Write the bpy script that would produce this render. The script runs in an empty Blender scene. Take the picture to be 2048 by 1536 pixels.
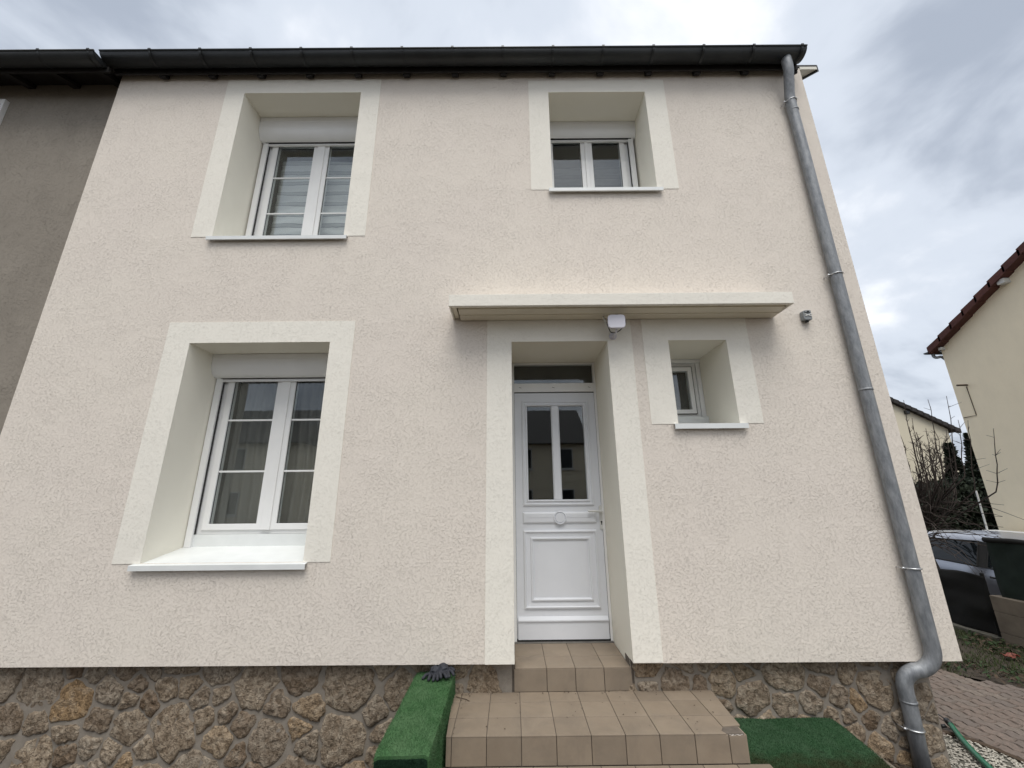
import bpy, bmesh, math, random
from mathutils import Vector, Matrix, noise
rad = math.radians
scn = bpy.context.scene
col = scn.collection
random.seed(11)

# ------------------------------------------------------------------ camera
cam_d = bpy.data.cameras.new('camera'); cam = bpy.data.objects.new('camera', cam_d); col.objects.link(cam)
cam_d.sensor_width = 36.0; cam_d.lens = 785.5 / 2048 * 36.0
cam_d.clip_start = 0.05; cam_d.clip_end = 3000
r_ = Vector((0.99995262, -0.00001034, -0.00973450)); u_ = Vector((0.00937451, -0.26841147, 0.96325874)); f_ = Vector((0.00262281, 0.96330435, 0.26839866))
m = Matrix.Identity(4)
for i in range(3):
    m[i][0] = r_[i]; m[i][1] = u_[i]; m[i][2] = -f_[i]
m[0][3], m[1][3], m[2][3] = 0.0, -3.5, 1.7383
cam.matrix_world = m
scn.camera = cam

# ------------------------------------------------------------------ sky, sun, exposure
SUN_EL, SUN_AZ = 64.0, 4.0          # azimuth: degrees to the right of straight behind the camera
world = bpy.data.worlds.new('World'); scn.world = world; world.use_nodes = True
wn = world.node_tree.nodes; wl = world.node_tree.links; wn.clear()
def WN(t, **k):
    n = wn.new(t)
    for a, b in k.items(): setattr(n, a, b)
    return n
sky = WN('ShaderNodeTexSky', sky_type='NISHITA', sun_disc=False)
sky.sun_elevation = rad(SUN_EL); sky.sun_rotation = rad(180 - SUN_AZ); sky.air_density = 1.2; sky.dust_density = 3.0
skm = WN('ShaderNodeVectorMath', operation='SCALE'); skm.inputs[3].default_value = 0.09
wl.new(sky.outputs[0], skm.inputs[0])
tc = WN('ShaderNodeTexCoord'); sep = WN('ShaderNodeSeparateXYZ'); wl.new(tc.outputs['Generated'], sep.inputs[0])
mx = WN('ShaderNodeMath', operation='MAXIMUM'); mx.inputs[1].default_value = 0.0; wl.new(sep.outputs[2], mx.inputs[0])
ad = WN('ShaderNodeMath', operation='ADD'); ad.inputs[1].default_value = 0.40; wl.new(mx.outputs[0], ad.inputs[0])
dx = WN('ShaderNodeMath', operation='DIVIDE'); wl.new(sep.outputs[0], dx.inputs[0]); wl.new(ad.outputs[0], dx.inputs[1])
dy = WN('ShaderNodeMath', operation='DIVIDE'); wl.new(sep.outputs[1], dy.inputs[0]); wl.new(ad.outputs[0], dy.inputs[1])
cmb = WN('ShaderNodeCombineXYZ'); wl.new(dx.outputs[0], cmb.inputs[0]); wl.new(dy.outputs[0], cmb.inputs[1]); cmb.inputs[2].default_value = 0.5
def wnoise(scale, detail, rough, dist):
    n = WN('ShaderNodeTexNoise'); n.inputs['Scale'].default_value = scale; n.inputs['Detail'].default_value = detail
    n.inputs['Roughness'].default_value = rough; n.inputs['Distortion'].default_value = dist
    wl.new(cmb.outputs[0], n.inputs['Vector']); return n
n1 = wnoise(1.25, 6, 0.5, 0.2); n2 = wnoise(3.4, 6, 0.55, 0.3)
nm = WN('ShaderNodeMath', operation='MULTIPLY_ADD'); nm.inputs[1].default_value = 0.3; wl.new(n2.outputs[0], nm.inputs[0]); 
nk = WN('ShaderNodeMath', operation='MULTIPLY'); nk.inputs[1].default_value = 0.7; wl.new(n1.outputs[0], nk.inputs[0]); wl.new(nk.outputs[0], nm.inputs[2])
cr = WN('ShaderNodeValToRGB'); cr.color_ramp.interpolation = 'EASE'
e = cr.color_ramp.elements; e[0].position = 0.40; e[0].color = (0.33, 0.37, 0.44, 1); e[1].position = 0.61; e[1].color = (0.85, 0.865, 0.895, 1)
e2 = e.new(0.5); e2.color = (0.55, 0.595, 0.665, 1)
wl.new(nm.outputs[0], cr.inputs[0])
mixw = WN('ShaderNodeMix', data_type='RGBA'); mixw.inputs[0].default_value = 0.93
wl.new(skm.outputs[0], mixw.inputs[6]); wl.new(cr.outputs[0], mixw.inputs[7])
bg = WN('ShaderNodeBackground'); bg.inputs[1].default_value = 0.70; wl.new(mixw.outputs[2], bg.inputs[0])
wo = WN('ShaderNodeOutputWorld'); wl.new(bg.outputs[0], wo.inputs[0])

sd = bpy.data.lights.new('sun', 'SUN'); sd.energy = 1.35; sd.angle = rad(38); sd.color = (1.0, 0.965, 0.91)
sun = bpy.data.objects.new('sun', sd); col.objects.link(sun)
ce = math.cos(rad(SUN_EL)); to_sun = Vector((math.sin(rad(SUN_AZ)) * ce, -math.cos(rad(SUN_AZ)) * ce, math.sin(rad(SUN_EL))))
sun.rotation_euler = to_sun.to_track_quat('Z', 'Y').to_euler(); sun.location = (6, -12, 14)

scn.view_settings.view_transform = 'Standard'; scn.view_settings.look = 'None'
scn.view_settings.exposure = 1.0; scn.view_settings.gamma = 1.0; scn.view_settings.use_curve_mapping = False
scn.render.resolution_x = 1024; scn.render.resolution_y = 768
scn.render.engine = 'CYCLES'

# ------------------------------------------------------------------ materials
MATS = {}
def newmat(name):
    mt = bpy.data.materials.new(name); mt.use_nodes = True; MATS[name] = mt
    nt = mt.node_tree; return mt, nt, nt.nodes['Principled BSDF']
def N(nt, t, **k):
    n = nt.nodes.new(t)
    for a, b in k.items(): setattr(n, a, b)
    return n
def ntex(nt, vec, scale, detail=4, rough=0.55, dist=0.0):
    n = N(nt, 'ShaderNodeTexNoise'); n.inputs['Scale'].default_value = scale; n.inputs['Detail'].default_value = detail
    n.inputs['Roughness'].default_value = rough; n.inputs['Distortion'].default_value = dist
    nt.links.new(vec, n.inputs['Vector']); return n.outputs[0]
def math_(nt, op, a, b=None, c=None):
    n = N(nt, 'ShaderNodeMath', operation=op)
    for i, v in enumerate((a, b, c)):
        if v is None: continue
        if isinstance(v, (int, float)): n.inputs[i].default_value = v
        else: nt.links.new(v, n.inputs[i])
    return n.outputs[0]
def ramp(nt, fac, stops, mode='LINEAR'):
    n = N(nt, 'ShaderNodeValToRGB'); cr = n.color_ramp; cr.interpolation = mode
    while len(cr.elements) < len(stops): cr.elements.new(0.5)
    for el, (p, c) in zip(cr.elements, stops):
        el.position = p; el.color = (c[0], c[1], c[2], 1) if not isinstance(c, (int, float)) else (c, c, c, 1)
    nt.links.new(fac, n.inputs[0]); return n.outputs[0]
def mix(nt, fac, a, b, mode='MIX'):
    n = N(nt, 'ShaderNodeMix', data_type='RGBA', blend_type=mode)
    if isinstance(fac, (int, float)): n.inputs[0].default_value = fac
    else: nt.links.new(fac, n.inputs[0])
    for i, v in ((6, a), (7, b)):
        if isinstance(v, tuple): n.inputs[i].default_value = (v[0], v[1], v[2], 1)
        else: nt.links.new(v, n.inputs[i])
    return n.outputs[2]
def bump(nt, bsdf, h, strength, dist, prev=None):
    n = N(nt, 'ShaderNodeBump'); n.inputs['Strength'].default_value = strength; n.inputs['Distance'].default_value = dist
    nt.links.new(h, n.inputs['Height'])
    if prev: nt.links.new(prev, n.inputs['Normal'])
    nt.links.new(n.outputs[0], bsdf.inputs['Normal']); return n.outputs[0]
def pos(nt): return N(nt, 'ShaderNodeNewGeometry').outputs['Position']
def simple(name, c1, c2=None, scale=8, rough=0.6, metal=0.0, bscale=None, bstr=0.3, bdist=0.002, rnd=0.0, spec=0.5, detail=4):
    """colour with noise, optional bump, optional difference from object to object"""
    mt, nt, b = newmat(name)
    p = pos(nt); c2 = c2 or c1
    f = ramp(nt, ntex(nt, p, scale, detail), [(0.3, 0.0), (0.7, 1.0)])
    c = mix(nt, f, c1, c2)
    if rnd:
        oi = N(nt, 'ShaderNodeObjectInfo').outputs['Random']
        hs = N(nt, 'ShaderNodeHueSaturation'); nt.links.new(math_(nt, 'MULTIPLY_ADD', oi, 2 * rnd, 1 - rnd), hs.inputs['Value']); nt.links.new(c, hs.inputs['Color']); c = hs.outputs[0]
    nt.links.new(c, b.inputs['Base Color']); b.inputs['Roughness'].default_value = rough; b.inputs['Metallic'].default_value = metal
    b.inputs['Specular IOR Level'].default_value = spec
    if bscale: bump(nt, b, ntex(nt, p, bscale, 5, 0.6), bstr, bdist)
    return mt

def render_coat(name, base, tint_a, tint_b, worm=1.0, scale=108, relief=0.9, streak=0.0):
    """scraped mineral render: fine grain with short worm-like scratches"""
    mt, nt, b = newmat(name); p = pos(nt)
    mp = N(nt, 'ShaderNodeMapping'); mp.inputs['Scale'].default_value = (0.8, 1, 1.15); nt.links.new(p, mp.inputs[0]); v = mp.outputs[0]
    w1 = math_(nt, 'ABSOLUTE', math_(nt, 'SUBTRACT', ntex(nt, v, scale, 2.5, 0.5, 0.9), 0.5))
    groove = ramp(nt, w1, [(0.0, 0.0), (0.028, 1.0)])
    mask = ramp(nt, ntex(nt, v, scale * 0.55, 3, 0.6, 0.4), [(0.46, 0.0), (0.58, 1.0)])
    g2 = math_(nt, 'MAXIMUM', groove, math_(nt, 'SUBTRACT', 1.0, mask))
    fine = ntex(nt, v, scale * 2.6, 4, 0.65)
    h = math_(nt, 'MULTIPLY_ADD', fine, 0.35, math_(nt, 'MULTIPLY', g2, worm))
    h2 = math_(nt, 'MULTIPLY_ADD', ntex(nt, v, scale * 0.28, 2, 0.5), 0.5, h)
    patch = ramp(nt, ntex(nt, p, 3.2, 4, 0.6, 0.5), [(0.35, 0.45), (0.68, 1.0)])
    hb = math_(nt, 'MULTIPLY', h2, math_(nt, 'MULTIPLY', patch, 0.8))
    bump(nt, b, hb, relief, 0.0042)
    big = ramp(nt, ntex(nt, p, 0.9, 4, 0.55, 0.3), [(0.32, 0.0), (0.68, 1.0)])
    c = mix(nt, big, tint_a, tint_b)
    mid = ramp(nt, ntex(nt, p, 5.5, 5, 0.6), [(0.3, 0.0), (0.7, 1.0)])
    c = mix(nt, 0.55, c, base)
    c = mix(nt, math_(nt, 'MULTIPLY', mid, 0.10), c, (base[0] * 0.86, base[1] * 0.85, base[2] * 0.84))
    c = mix(nt, math_(nt, 'MULTIPLY', math_(nt, 'SUBTRACT', 1.0, g2), 0.03), c, (base[0] * 0.62, base[1] * 0.58, base[2] * 0.54))  # groove shading painted faintly into the colour, on top of the bump
    if streak:
        mp2 = N(nt, 'ShaderNodeMapping'); mp2.inputs['Scale'].default_value = (5, 5, 1.6); nt.links.new(p, mp2.inputs[0])
        sk = ramp(nt, ntex(nt, mp2.outputs[0], 1.0, 6, 0.65, 0.3), [(0.42, 0.0), (0.72, 1.0)])
        c = mix(nt, math_(nt, 'MULTIPLY', sk, streak), c, (base[0] * 0.55, base[1] * 0.55, base[2] * 0.55))
        sk2 = ramp(nt, ntex(nt, p, 2.2, 6, 0.7), [(0.5, 0.0), (0.75, 1.0)]); c = mix(nt, math_(nt, 'MULTIPLY', sk2, streak * 0.7), c, (base[0] * 1.35, base[1] * 1.36, base[2] * 1.4))
    nt.links.new(c, b.inputs['Base Color']); b.inputs['Roughness'].default_value = 0.95; b.inputs['Specular IOR Level'].default_value = 0.15
    return mt
render_coat('render_pink', (0.765, 0.70, 0.62), (0.76, 0.685, 0.62), (0.795, 0.73, 0.645), 1.0, relief=0.9)
render_coat('render_cream', (0.86, 0.825, 0.74), (0.85, 0.815, 0.735), (0.87, 0.835, 0.75), 0.9, 105, 0.7)
render_coat('render_reveal', (0.85, 0.815, 0.715), (0.84, 0.805, 0.705), (0.86, 0.825, 0.725), 0.25, 90, 0.4)
render_coat('render_neighbour', (0.28, 0.25, 0.21), (0.235, 0.21, 0.178), (0.32, 0.287, 0.243), 0.8, 80, 1.0, 0.26)
render_coat('render_yellow', (0.90, 0.805, 0.615), (0.89, 0.795, 0.61), (0.91, 0.815, 0.625), 0.4, 45, 0.8, 0.10)
render_coat('render_far', (0.62, 0.565, 0.44), (0.61, 0.555, 0.43), (0.63, 0.575, 0.45), 0.1, 30)
simple('pvc_white', (0.82, 0.82, 0.81), (0.79, 0.79, 0.78), 6, 0.32)
simple('door_white', (0.74, 0.76, 0.80), (0.71, 0.73, 0.77), 5, 0.38, bscale=220, bstr=0.08, bdist=0.001)
simple('alu_sill', (0.76, 0.78, 0.77), (0.70, 0.72, 0.71), 7, 0.34)
simple('gasket', (0.012, 0.012, 0.013), None, 5, 0.6)
simple('zinc_dark', (0.01854, 0.02068, 0.0221), (0.03208, 0.03494, 0.03565), 3.5, 0.5, 0.2, 30, 0.15, 0.002)
simple('wood_dark', (0.0108, 0.009, 0.0084), (0.018, 0.0156, 0.0138), 12, 0.8, 0, 60, 0.4, 0.002)
simple('awning_metal', (0.78, 0.72, 0.59), (0.74, 0.685, 0.56), 4, 0.4)
simple('soffit_cream', (0.74, 0.72, 0.64), (0.62, 0.60, 0.52), 9, 0.7)
simple('roof_slate', (0.0245, 0.0231, 0.0238), (0.0385, 0.035, 0.035), 6, 0.75, 0, 30, 0.5, 0.01)
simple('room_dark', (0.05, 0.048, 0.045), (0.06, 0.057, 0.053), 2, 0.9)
simple('threshold', (0.22, 0.21, 0.19), (0.15, 0.14, 0.13), 14, 0.5, 0.4)
simple('black_plastic', (0.015, 0.015, 0.016), None, 5, 0.45)
simple('grey_plastic', (0.243, 0.261, 0.27), (0.216, 0.2295, 0.2385), 9, 0.5)
simple('white_plastic', (0.74, 0.73, 0.80), (0.72, 0.71, 0.77), 6, 0.4)
simple('cable_white', (0.66, 0.65, 0.6), None, 6, 0.5)
simple('steel', (0.62, 0.63, 0.64), (0.5, 0.51, 0.52), 30, 0.35, 0.85)
simple('mortar_white', (0.62, 0.6, 0.56), (0.34, 0.29, 0.24), 26, 0.95, 0, 60, 0.9, 0.006, detail=5)
simple('grout', (0.0975, 0.07875, 0.06375), (0.1425, 0.12, 0.0975), 20, 0.95)
simple('concrete', (0.19, 0.16, 0.125), (0.12, 0.10, 0.078), 5, 0.95, 0, 40, 0.5, 0.004, detail=6)
simple('concrete_kerb', (0.15, 0.144, 0.12), (0.09, 0.084, 0.066), 7, 0.95, 0, 40, 0.5, 0.004)
simple('earth', (0.0385, 0.0294, 0.021), (0.0595, 0.0476, 0.0336), 6, 1.0, 0, 50, 0.8, 0.01, detail=6)
simple('gravel_stone', (0.494, 0.4655, 0.399), (0.342, 0.3135, 0.266), 24, 0.9)
simple('hose_green', (0.0084, 0.105, 0.049), (0.0098, 0.126, 0.0595), 20, 0.4)
simple('glove_fabric', (0.012, 0.0135, 0.0195), (0.03, 0.03225, 0.042), 30, 0.75, 0, 260, 0.6, 0.002)
simple('net_green', (0.0036, 0.012, 0.0096), (0.0072, 0.018, 0.0132), 5, 0.85, 0, 220, 0.7, 0.004)
simple('net_black', (0.0015, 0.0017, 0.0015), (0.003, 0.0032, 0.0025), 5, 0.9, 0, 220, 0.7, 0.004)
simple('bark', (0.027, 0.0204, 0.0156), (0.045, 0.036, 0.0276), 18, 0.95, 0, 60, 0.6, 0.004)
simple('twig', (0.0325, 0.0234, 0.0195), (0.05525, 0.04225, 0.03575), 14, 0.9)
simple('needle', (0.0075, 0.015, 0.0075), (0.0195, 0.03, 0.0135), 4, 0.85)
simple('blade_lawn', (0.0245, 0.0455, 0.0098), (0.0525, 0.07, 0.0175), 9, 0.85)
simple('dead_leaf', (0.04125, 0.027, 0.0165), (0.0825, 0.05625, 0.03375), 16, 0.85)
simple('litter_red', (0.17, 0.02, 0.013), (0.20, 0.075, 0.045), 14, 0.5)
simple('paint_silver', (0.3978, 0.4199, 0.4752), (0.3757, 0.3978, 0.4531), 3, 0.25, 0.65)
simple('car_glass', (0.010, 0.013, 0.015), None, 3, 0.04)
simple('rubber', (0.012, 0.012, 0.012), None, 3, 0.8)
simple('chrome', (0.6, 0.6, 0.62), None, 3, 0.2, 1.0)
simple('lamp_glass', (0.5, 0.52, 0.55), None, 3, 0.1)
simple('roof_tile_brown', (0.06375, 0.018, 0.0135), (0.0975, 0.0315, 0.0225), 5, 0.8, 0, 25, 0.5, 0.006, rnd=0.15)
simple('roof_tile_dark', (0.021, 0.0182, 0.0175), (0.035, 0.0301, 0.028), 5, 0.85, 0, 25, 0.5, 0.006, rnd=0.15)
simple('rust_pipe', (0.072, 0.048, 0.03), None, 6, 0.8)
simple('white_paint', (0.70, 0.70, 0.68), (0.6, 0.6, 0.57), 5, 0.6)
simple('leaf_clover', (0.014, 0.035, 0.0084), (0.0315, 0.0595, 0.014), 11, 0.8)

def tile_mat():
    mt, nt, b = newmat('floor_tile'); p = pos(nt)
    c = mix(nt, ramp(nt, ntex(nt, p, 7, 5, 0.6), [(0.3, 0.0), (0.72, 1.0)]), (0.215, 0.170, 0.124), (0.248, 0.20, 0.148))
    spk = ramp(nt, ntex(nt, p, 160, 2), [(0.62, 0.0), (0.72, 1.0)]); c = mix(nt, math_(nt, 'MULTIPLY', spk, 0.25), c, (0.2, 0.15, 0.11))
    dirt = ramp(nt, ntex(nt, p, 4, 6, 0.7, 0.6), [(0.45, 0.0), (0.72, 1.0)]); c = mix(nt, math_(nt, 'MULTIPLY', dirt, 0.5), c, (0.14, 0.115, 0.09))
    oi = N(nt, 'ShaderNodeObjectInfo').outputs['Random']; hs = N(nt, 'ShaderNodeHueSaturation')
    nt.links.new(math_(nt, 'MULTIPLY_ADD', oi, 0.18, 0.91), hs.inputs['Value']); nt.links.new(c, hs.inputs['Color'])
    nt.links.new(hs.outputs[0], b.inputs['Base Color']); b.inputs['Roughness'].default_value = 0.62
    bump(nt, b, ntex(nt, p, 90, 4), 0.12, 0.002)
tile_mat()

def stone_mat():
    mt, nt, b = newmat('stone'); p = pos(nt)
    oi = N(nt, 'ShaderNodeObjectInfo').outputs['Random']
    base = ramp(nt, oi, [(0.0, (0.42, 0.33, 0.235)), (0.2, (0.36, 0.29, 0.215)), (0.4, (0.46, 0.375, 0.28)), (0.5, (0.43, 0.285, 0.15)), (0.6, (0.40, 0.335, 0.26)), (0.8, (0.24, 0.175, 0.12)), (1.0, (0.46, 0.39, 0.305))])
    n = ntex(nt, p, 22, 6, 0.68, 0.5)
    c = mix(nt, ramp(nt, n, [(0.40, 0.0), (0.58, 1.0)]), mix(nt, 0.55, base, (0.10, 0.062, 0.032)), base)
    pits = ramp(nt, ntex(nt, p, 48, 4, 0.6, 0.8), [(0.36, 1.0), (0.46, 0.0)]); c = mix(nt, math_(nt, 'MULTIPLY', pits, 0.5), c, (0.08, 0.055, 0.035))  # shade inside the pits painted into the colour, same mask as the bump
    c = mix(nt, math_(nt, 'MULTIPLY', ramp(nt, ntex(nt, p, 11, 5, 0.6), [(0.5, 0.0), (0.75, 1.0)]), 0.6), c, (0.50, 0.43, 0.34))
    nt.links.new(c, b.inputs['Base Color']); b.inputs['Roughness'].default_value = 0.95; b.inputs['Specular IOR Level'].default_value = 0.2
    h = math_(nt, 'SUBTRACT', math_(nt, 'MULTIPLY_ADD', ntex(nt, p, 60, 6, 0.7, 0.4), 0.6, n), math_(nt, 'MULTIPLY', pits, 0.25))
    bump(nt, b, h, 1.0, 0.030)
stone_mat()
def mortar_mat():
    mt, nt, b = newmat('mortar'); p = pos(nt)
    n = ntex(nt, p, 9, 5, 0.6)
    c = mix(nt, ramp(nt, n, [(0.3, 0.0), (0.7, 1.0)]), (0.175, 0.15, 0.122), (0.25, 0.22, 0.183))
    sp = ramp(nt, ntex(nt, p, 170, 2), [(0.6, 0.0), (0.75, 1.0)]); c = mix(nt, math_(nt, 'MULTIPLY', sp, 0.5), c, (0.32, 0.29, 0.25))
    nt.links.new(c, b.inputs['Base Color']); b.inputs['Roughness'].default_value = 0.97
    bump(nt, b, math_(nt, 'MULTIPLY_ADD', ntex(nt, p, 120, 4), 0.4, n), 0.6, 0.008)
mortar_mat()
def galva_mat():
    mt, nt, b = newmat('galvanised'); p = pos(nt)
    vz = N(nt, 'ShaderNodeMapping'); vz.inputs['Scale'].default_value = (1, 1, 0.3); nt.links.new(p, vz.inputs[0])
    n = ntex(nt, vz.outputs[0], 26, 6, 0.7)
    c = mix(nt, ramp(nt, n, [(0.35, 0.0), (0.65, 1.0)]), (0.17, 0.181, 0.195), (0.31, 0.322, 0.335))
    d = ramp(nt, ntex(nt, vz.outputs[0], 6, 5, 0.65), [(0.58, 0.0), (0.68, 1.0)]); c = mix(nt, math_(nt, 'MULTIPLY', d, 0.6), c, (0.10, 0.105, 0.105))
    nt.links.new(c, b.inputs['Base Color']); b.inputs['Metallic'].default_value = 0.35
    r = math_(nt, 'MULTIPLY_ADD', n, 0.3, 0.42); nt.links.new(r, b.inputs['Roughness']); bump(nt, b, n, 0.1, 0.003)
galva_mat()
def turf_mat(name, a, b_, moss=0.0):
    mt, nt, b = newmat(name); p = pos(nt)
    c = mix(nt, ramp(nt, ntex(nt, p, 120, 3, 0.6), [(0.3, 0.0), (0.7, 1.0)]), a, b_)
    w = ramp(nt, ntex(nt, p, 7, 5, 0.6), [(0.4, 0.0), (0.75, 1.0)]); c = mix(nt, math_(nt, 'MULTIPLY', w, 0.45), c, (b_[0] * 1.9, b_[1] * 1.35, b_[2] * 1.8))
    if moss:
        sp = N(nt, 'ShaderNodeSeparateXYZ'); nt.links.new(p, sp.inputs[0])
        t = math_(nt, 'ADD', math_(nt, 'MULTIPLY', sp.outputs[1], -2.6), math_(nt, 'MULTIPLY', ntex(nt, p, 11, 6, 0.65), 1.2))
        f = ramp(nt, t, [(0.0, 0.0), (1.0, 1.0)]); f = ramp(nt, math_(nt, 'SUBTRACT', t, 1.45), [(0.0, 0.0), (0.45, 1.0)])
        c = mix(nt, f, c, (0.028, 0.036, 0.014))
    nt.links.new(c, b.inputs['Base Color']); b.inputs['Roughness'].default_value = 0.8; b.inputs['Specular IOR Level'].default_value = 0.2
    bump(nt, b, ntex(nt, p, 300, 2), 0.7, 0.004)
turf_mat('turf_block', (0.028, 0.078, 0.027), (0.062, 0.143, 0.056))
turf_mat('turf_dark', (0.004, 0.017, 0.008), (0.011, 0.036, 0.017))
turf_mat('turf_mat', (0.019, 0.057, 0.023), (0.040, 0.096, 0.042), 1.0)
def paver_mat():
    mt, nt, b = newmat('paver'); p = pos(nt)
    oi = N(nt, 'ShaderNodeObjectInfo').outputs['Random']
    base = ramp(nt, oi, [(0.0, (0.165, 0.125, 0.103)), (0.4, (0.20, 0.153, 0.127)), (0.7, (0.15, 0.122, 0.107)), (1.0, (0.21, 0.172, 0.142))])
    c = mix(nt, ramp(nt, ntex(nt, p, 30, 5), [(0.35, 0.0), (0.7, 1.0)]), base, (0.125, 0.103, 0.085))
    nt.links.new(c, b.inputs['Base Color']); b.inputs['Roughness'].default_value = 0.93; bump(nt, b, ntex(nt, p, 140, 4), 0.5, 0.004)
paver_mat()
def glass_mat():
    mt, nt, b = newmat('window_glass'); nt.nodes.remove(b)
    fr = N(nt, 'ShaderNodeFresnel'); nt.links.new(math_(nt, 'MULTIPLY_ADD', N(nt, 'ShaderNodeNewGeometry').outputs['Backfacing'], 1 / 1.55 - 1.55, 1.55), fr.inputs[0])
    f2 = math_(nt, 'MINIMUM', math_(nt, 'MULTIPLY_ADD', fr.outputs[0], 1.15, 0.01), 1.0)
    tr = N(nt, 'ShaderNodeBsdfTransparent'); tr.inputs[0].default_value = (0.90, 0.92, 0.92, 1)
    gl = N(nt, 'ShaderNodeBsdfGlossy'); gl.inputs['Roughness'].default_value = 0.008; gl.inputs[0].default_value = (0.95, 0.98, 1, 1)
    ms = N(nt, 'ShaderNodeMixShader'); nt.links.new(f2, ms.inputs[0]); nt.links.new(tr.outputs[0], ms.inputs[1]); nt.links.new(gl.outputs[0], ms.inputs[2])
    nt.links.new(ms.outputs[0], nt.nodes['Material Output'].inputs[0])
glass_mat()
def curtain_mat(name, stripes, k=1.0):
    mt, nt, b = newmat(name); p = pos(nt)
    if stripes:
        sp = N(nt, 'ShaderNodeSeparateXYZ'); nt.links.new(p, sp.inputs[0])
        z = math_(nt, 'ADD', sp.outputs[2], math_(nt, 'MULTIPLY', ntex(nt, p, 5, 2), 0.03))
        fr = math_(nt, 'FRACT', math_(nt, 'MULTIPLY', z, 1 / 0.155))
        c = ramp(nt, fr, [(0.0, (0.62, 0.62, 0.60)), (0.60, (0.62, 0.62, 0.60)), (0.63, (0.13, 0.13, 0.13)), (0.68, (0.40, 0.40, 0.39)), (0.90, (0.40, 0.40, 0.39)), (0.94, (0.13, 0.13, 0.13)), (0.97, (0.62, 0.62, 0.60))])
    else:
        mp = N(nt, 'ShaderNodeMapping'); mp.inputs['Scale'].default_value = (14, 1, 0.8); nt.links.new(p, mp.inputs[0])
        c = mix(nt, ramp(nt, ntex(nt, mp.outputs[0], 1.0, 4), [(0.3, 0.0), (0.7, 1.0)]), (0.33, 0.32, 0.29), (0.48, 0.46, 0.42))
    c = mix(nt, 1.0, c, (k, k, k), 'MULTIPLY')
    nt.links.new(c, b.inputs['Base Color']); b.inputs['Roughness'].default_value = 0.9
curtain_mat('curtain_stripe', True, 1.15); curtain_mat('curtain_dim', True, 0.16); curtain_mat('curtain_sheer', False, 0.55)  # curtain_dim: same stripes with the room's dimness put into the colour
M = MATS

# ------------------------------------------------------------------ mesh helpers (world coordinates; each object keeps its own origin)
ORG = {}
def tagit(o, label=None, cat=None, group=None, kind=None):
    for k, v in (('label', label), ('category', cat), ('group', group), ('kind', kind)):
        if v: o[k] = v
    return o
def place(o, org, parent):
    org = Vector(org); ORG[o.name] = org
    if parent is not None:
        o.parent = parent; o.location = org - ORG[parent.name]
    else: o.location = org
def empty(name, loc, label=None, cat=None, group=None, parent=None):
    o = bpy.data.objects.new(name, None); col.objects.link(o); o.empty_display_size = 0.2
    place(o, loc, parent); return tagit(o, label, cat, group)
def build(name, geo, mat, parent=None, smooth=False, bevel=0.0, seg=2, label=None, cat=None, group=None, kind=None, org=None):
    vs, fs = geo[0], geo[1]
    if org is None:
        lo = [min(v[i] for v in vs) for i in range(3)]; hi = [max(v[i] for v in vs) for i in range(3)]
        org = ((lo[0] + hi[0]) / 2, (lo[1] + hi[1]) / 2, lo[2])
    me = bpy.data.meshes.new(name)
    me.from_pydata([(v[0] - org[0], v[1] - org[1], v[2] - org[2]) for v in vs], [], fs); me.update()
    mats = mat if isinstance(mat, (list, tuple)) else [mat]
    for mm in mats: me.materials.append(M[mm])
    if len(geo) > 2:
        for p_, i_ in zip(me.polygons, geo[2]): p_.material_index = i_
    if smooth:
        for p_ in me.polygons: p_.use_smooth = True
    o = bpy.data.objects.new(name, me); col.objects.link(o); place(o, org, parent)
    if bevel:
        b = o.modifiers.new('bevel', 'BEVEL'); b.width = bevel; b.segments = seg; b.limit_method = 'ANGLE'; b.angle_limit = rad(40)
    return tagit(o, label, cat, group, kind)
def copy_mesh(src, name, org, parent, rot=None):
    o = bpy.data.objects.new(name, src.data); col.objects.link(o); place(o, org, parent)
    if rot: o.rotation_euler = rot
    return o
def join(*gs):
    V, F = [], []
    for g in gs:
        k = len(V); V += list(g[0]); F += [tuple(i + k for i in f) for f in g[1]]
    return V, F
def box(x0, x1, y0, y1, z0, z1):
    return ([(x0, y0, z0), (x1, y0, z0), (x1, y1, z0), (x0, y1, z0), (x0, y0, z1), (x1, y0, z1), (x1, y1, z1), (x0, y1, z1)],
            [(0, 3, 2, 1), (4, 5, 6, 7), (0, 1, 5, 4), (1, 2, 6, 5), (2, 3, 7, 6), (3, 0, 4, 7)])
def prism(poly, axis, a, b):
    """polygon extruded along an axis. axis x: poly=(y,z); y: (x,z); z: (x,y)"""
    def pt(p, t): return {'x': (t, p[0], p[1]), 'y': (p[0], t, p[1]), 'z': (p[0], p[1], t)}[axis]
    n = len(poly); V = [pt(p, a) for p in poly] + [pt(p, b) for p in poly]
    F = [tuple(range(n)), tuple(range(2 * n - 1, n - 1, -1))] + [(i, i + n, (i + 1) % n + n, (i + 1) % n) for i in range(n)]
    return V, F
def ring(x0, x1, z0, z1, w, y0, y1, wb=None, wt=None):
    """rectangular frame in the xz plane, made of four mitred bars"""
    wb = w if wb is None else wb; wt = w if wt is None else wt
    o = [(x0, z0), (x1, z0), (x1, z1), (x0, z1)]; i_ = [(x0 + w, z0 + wb), (x1 - w, z0 + wb), (x1 - w, z1 - wt), (x0 + w, z1 - wt)]
    V = [(p[0], y, p[1]) for y in (y0, y1) for p in o + i_]; F = []
    for k in range(4):
        j = (k + 1) % 4
        F += [(k, j, 4 + j, 4 + k), (8 + j, 8 + k, 12 + k, 12 + j), (k, 8 + k, 8 + j, j), (4 + j, 12 + j, 12 + k, 4 + k)]
    return V, F
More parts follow.
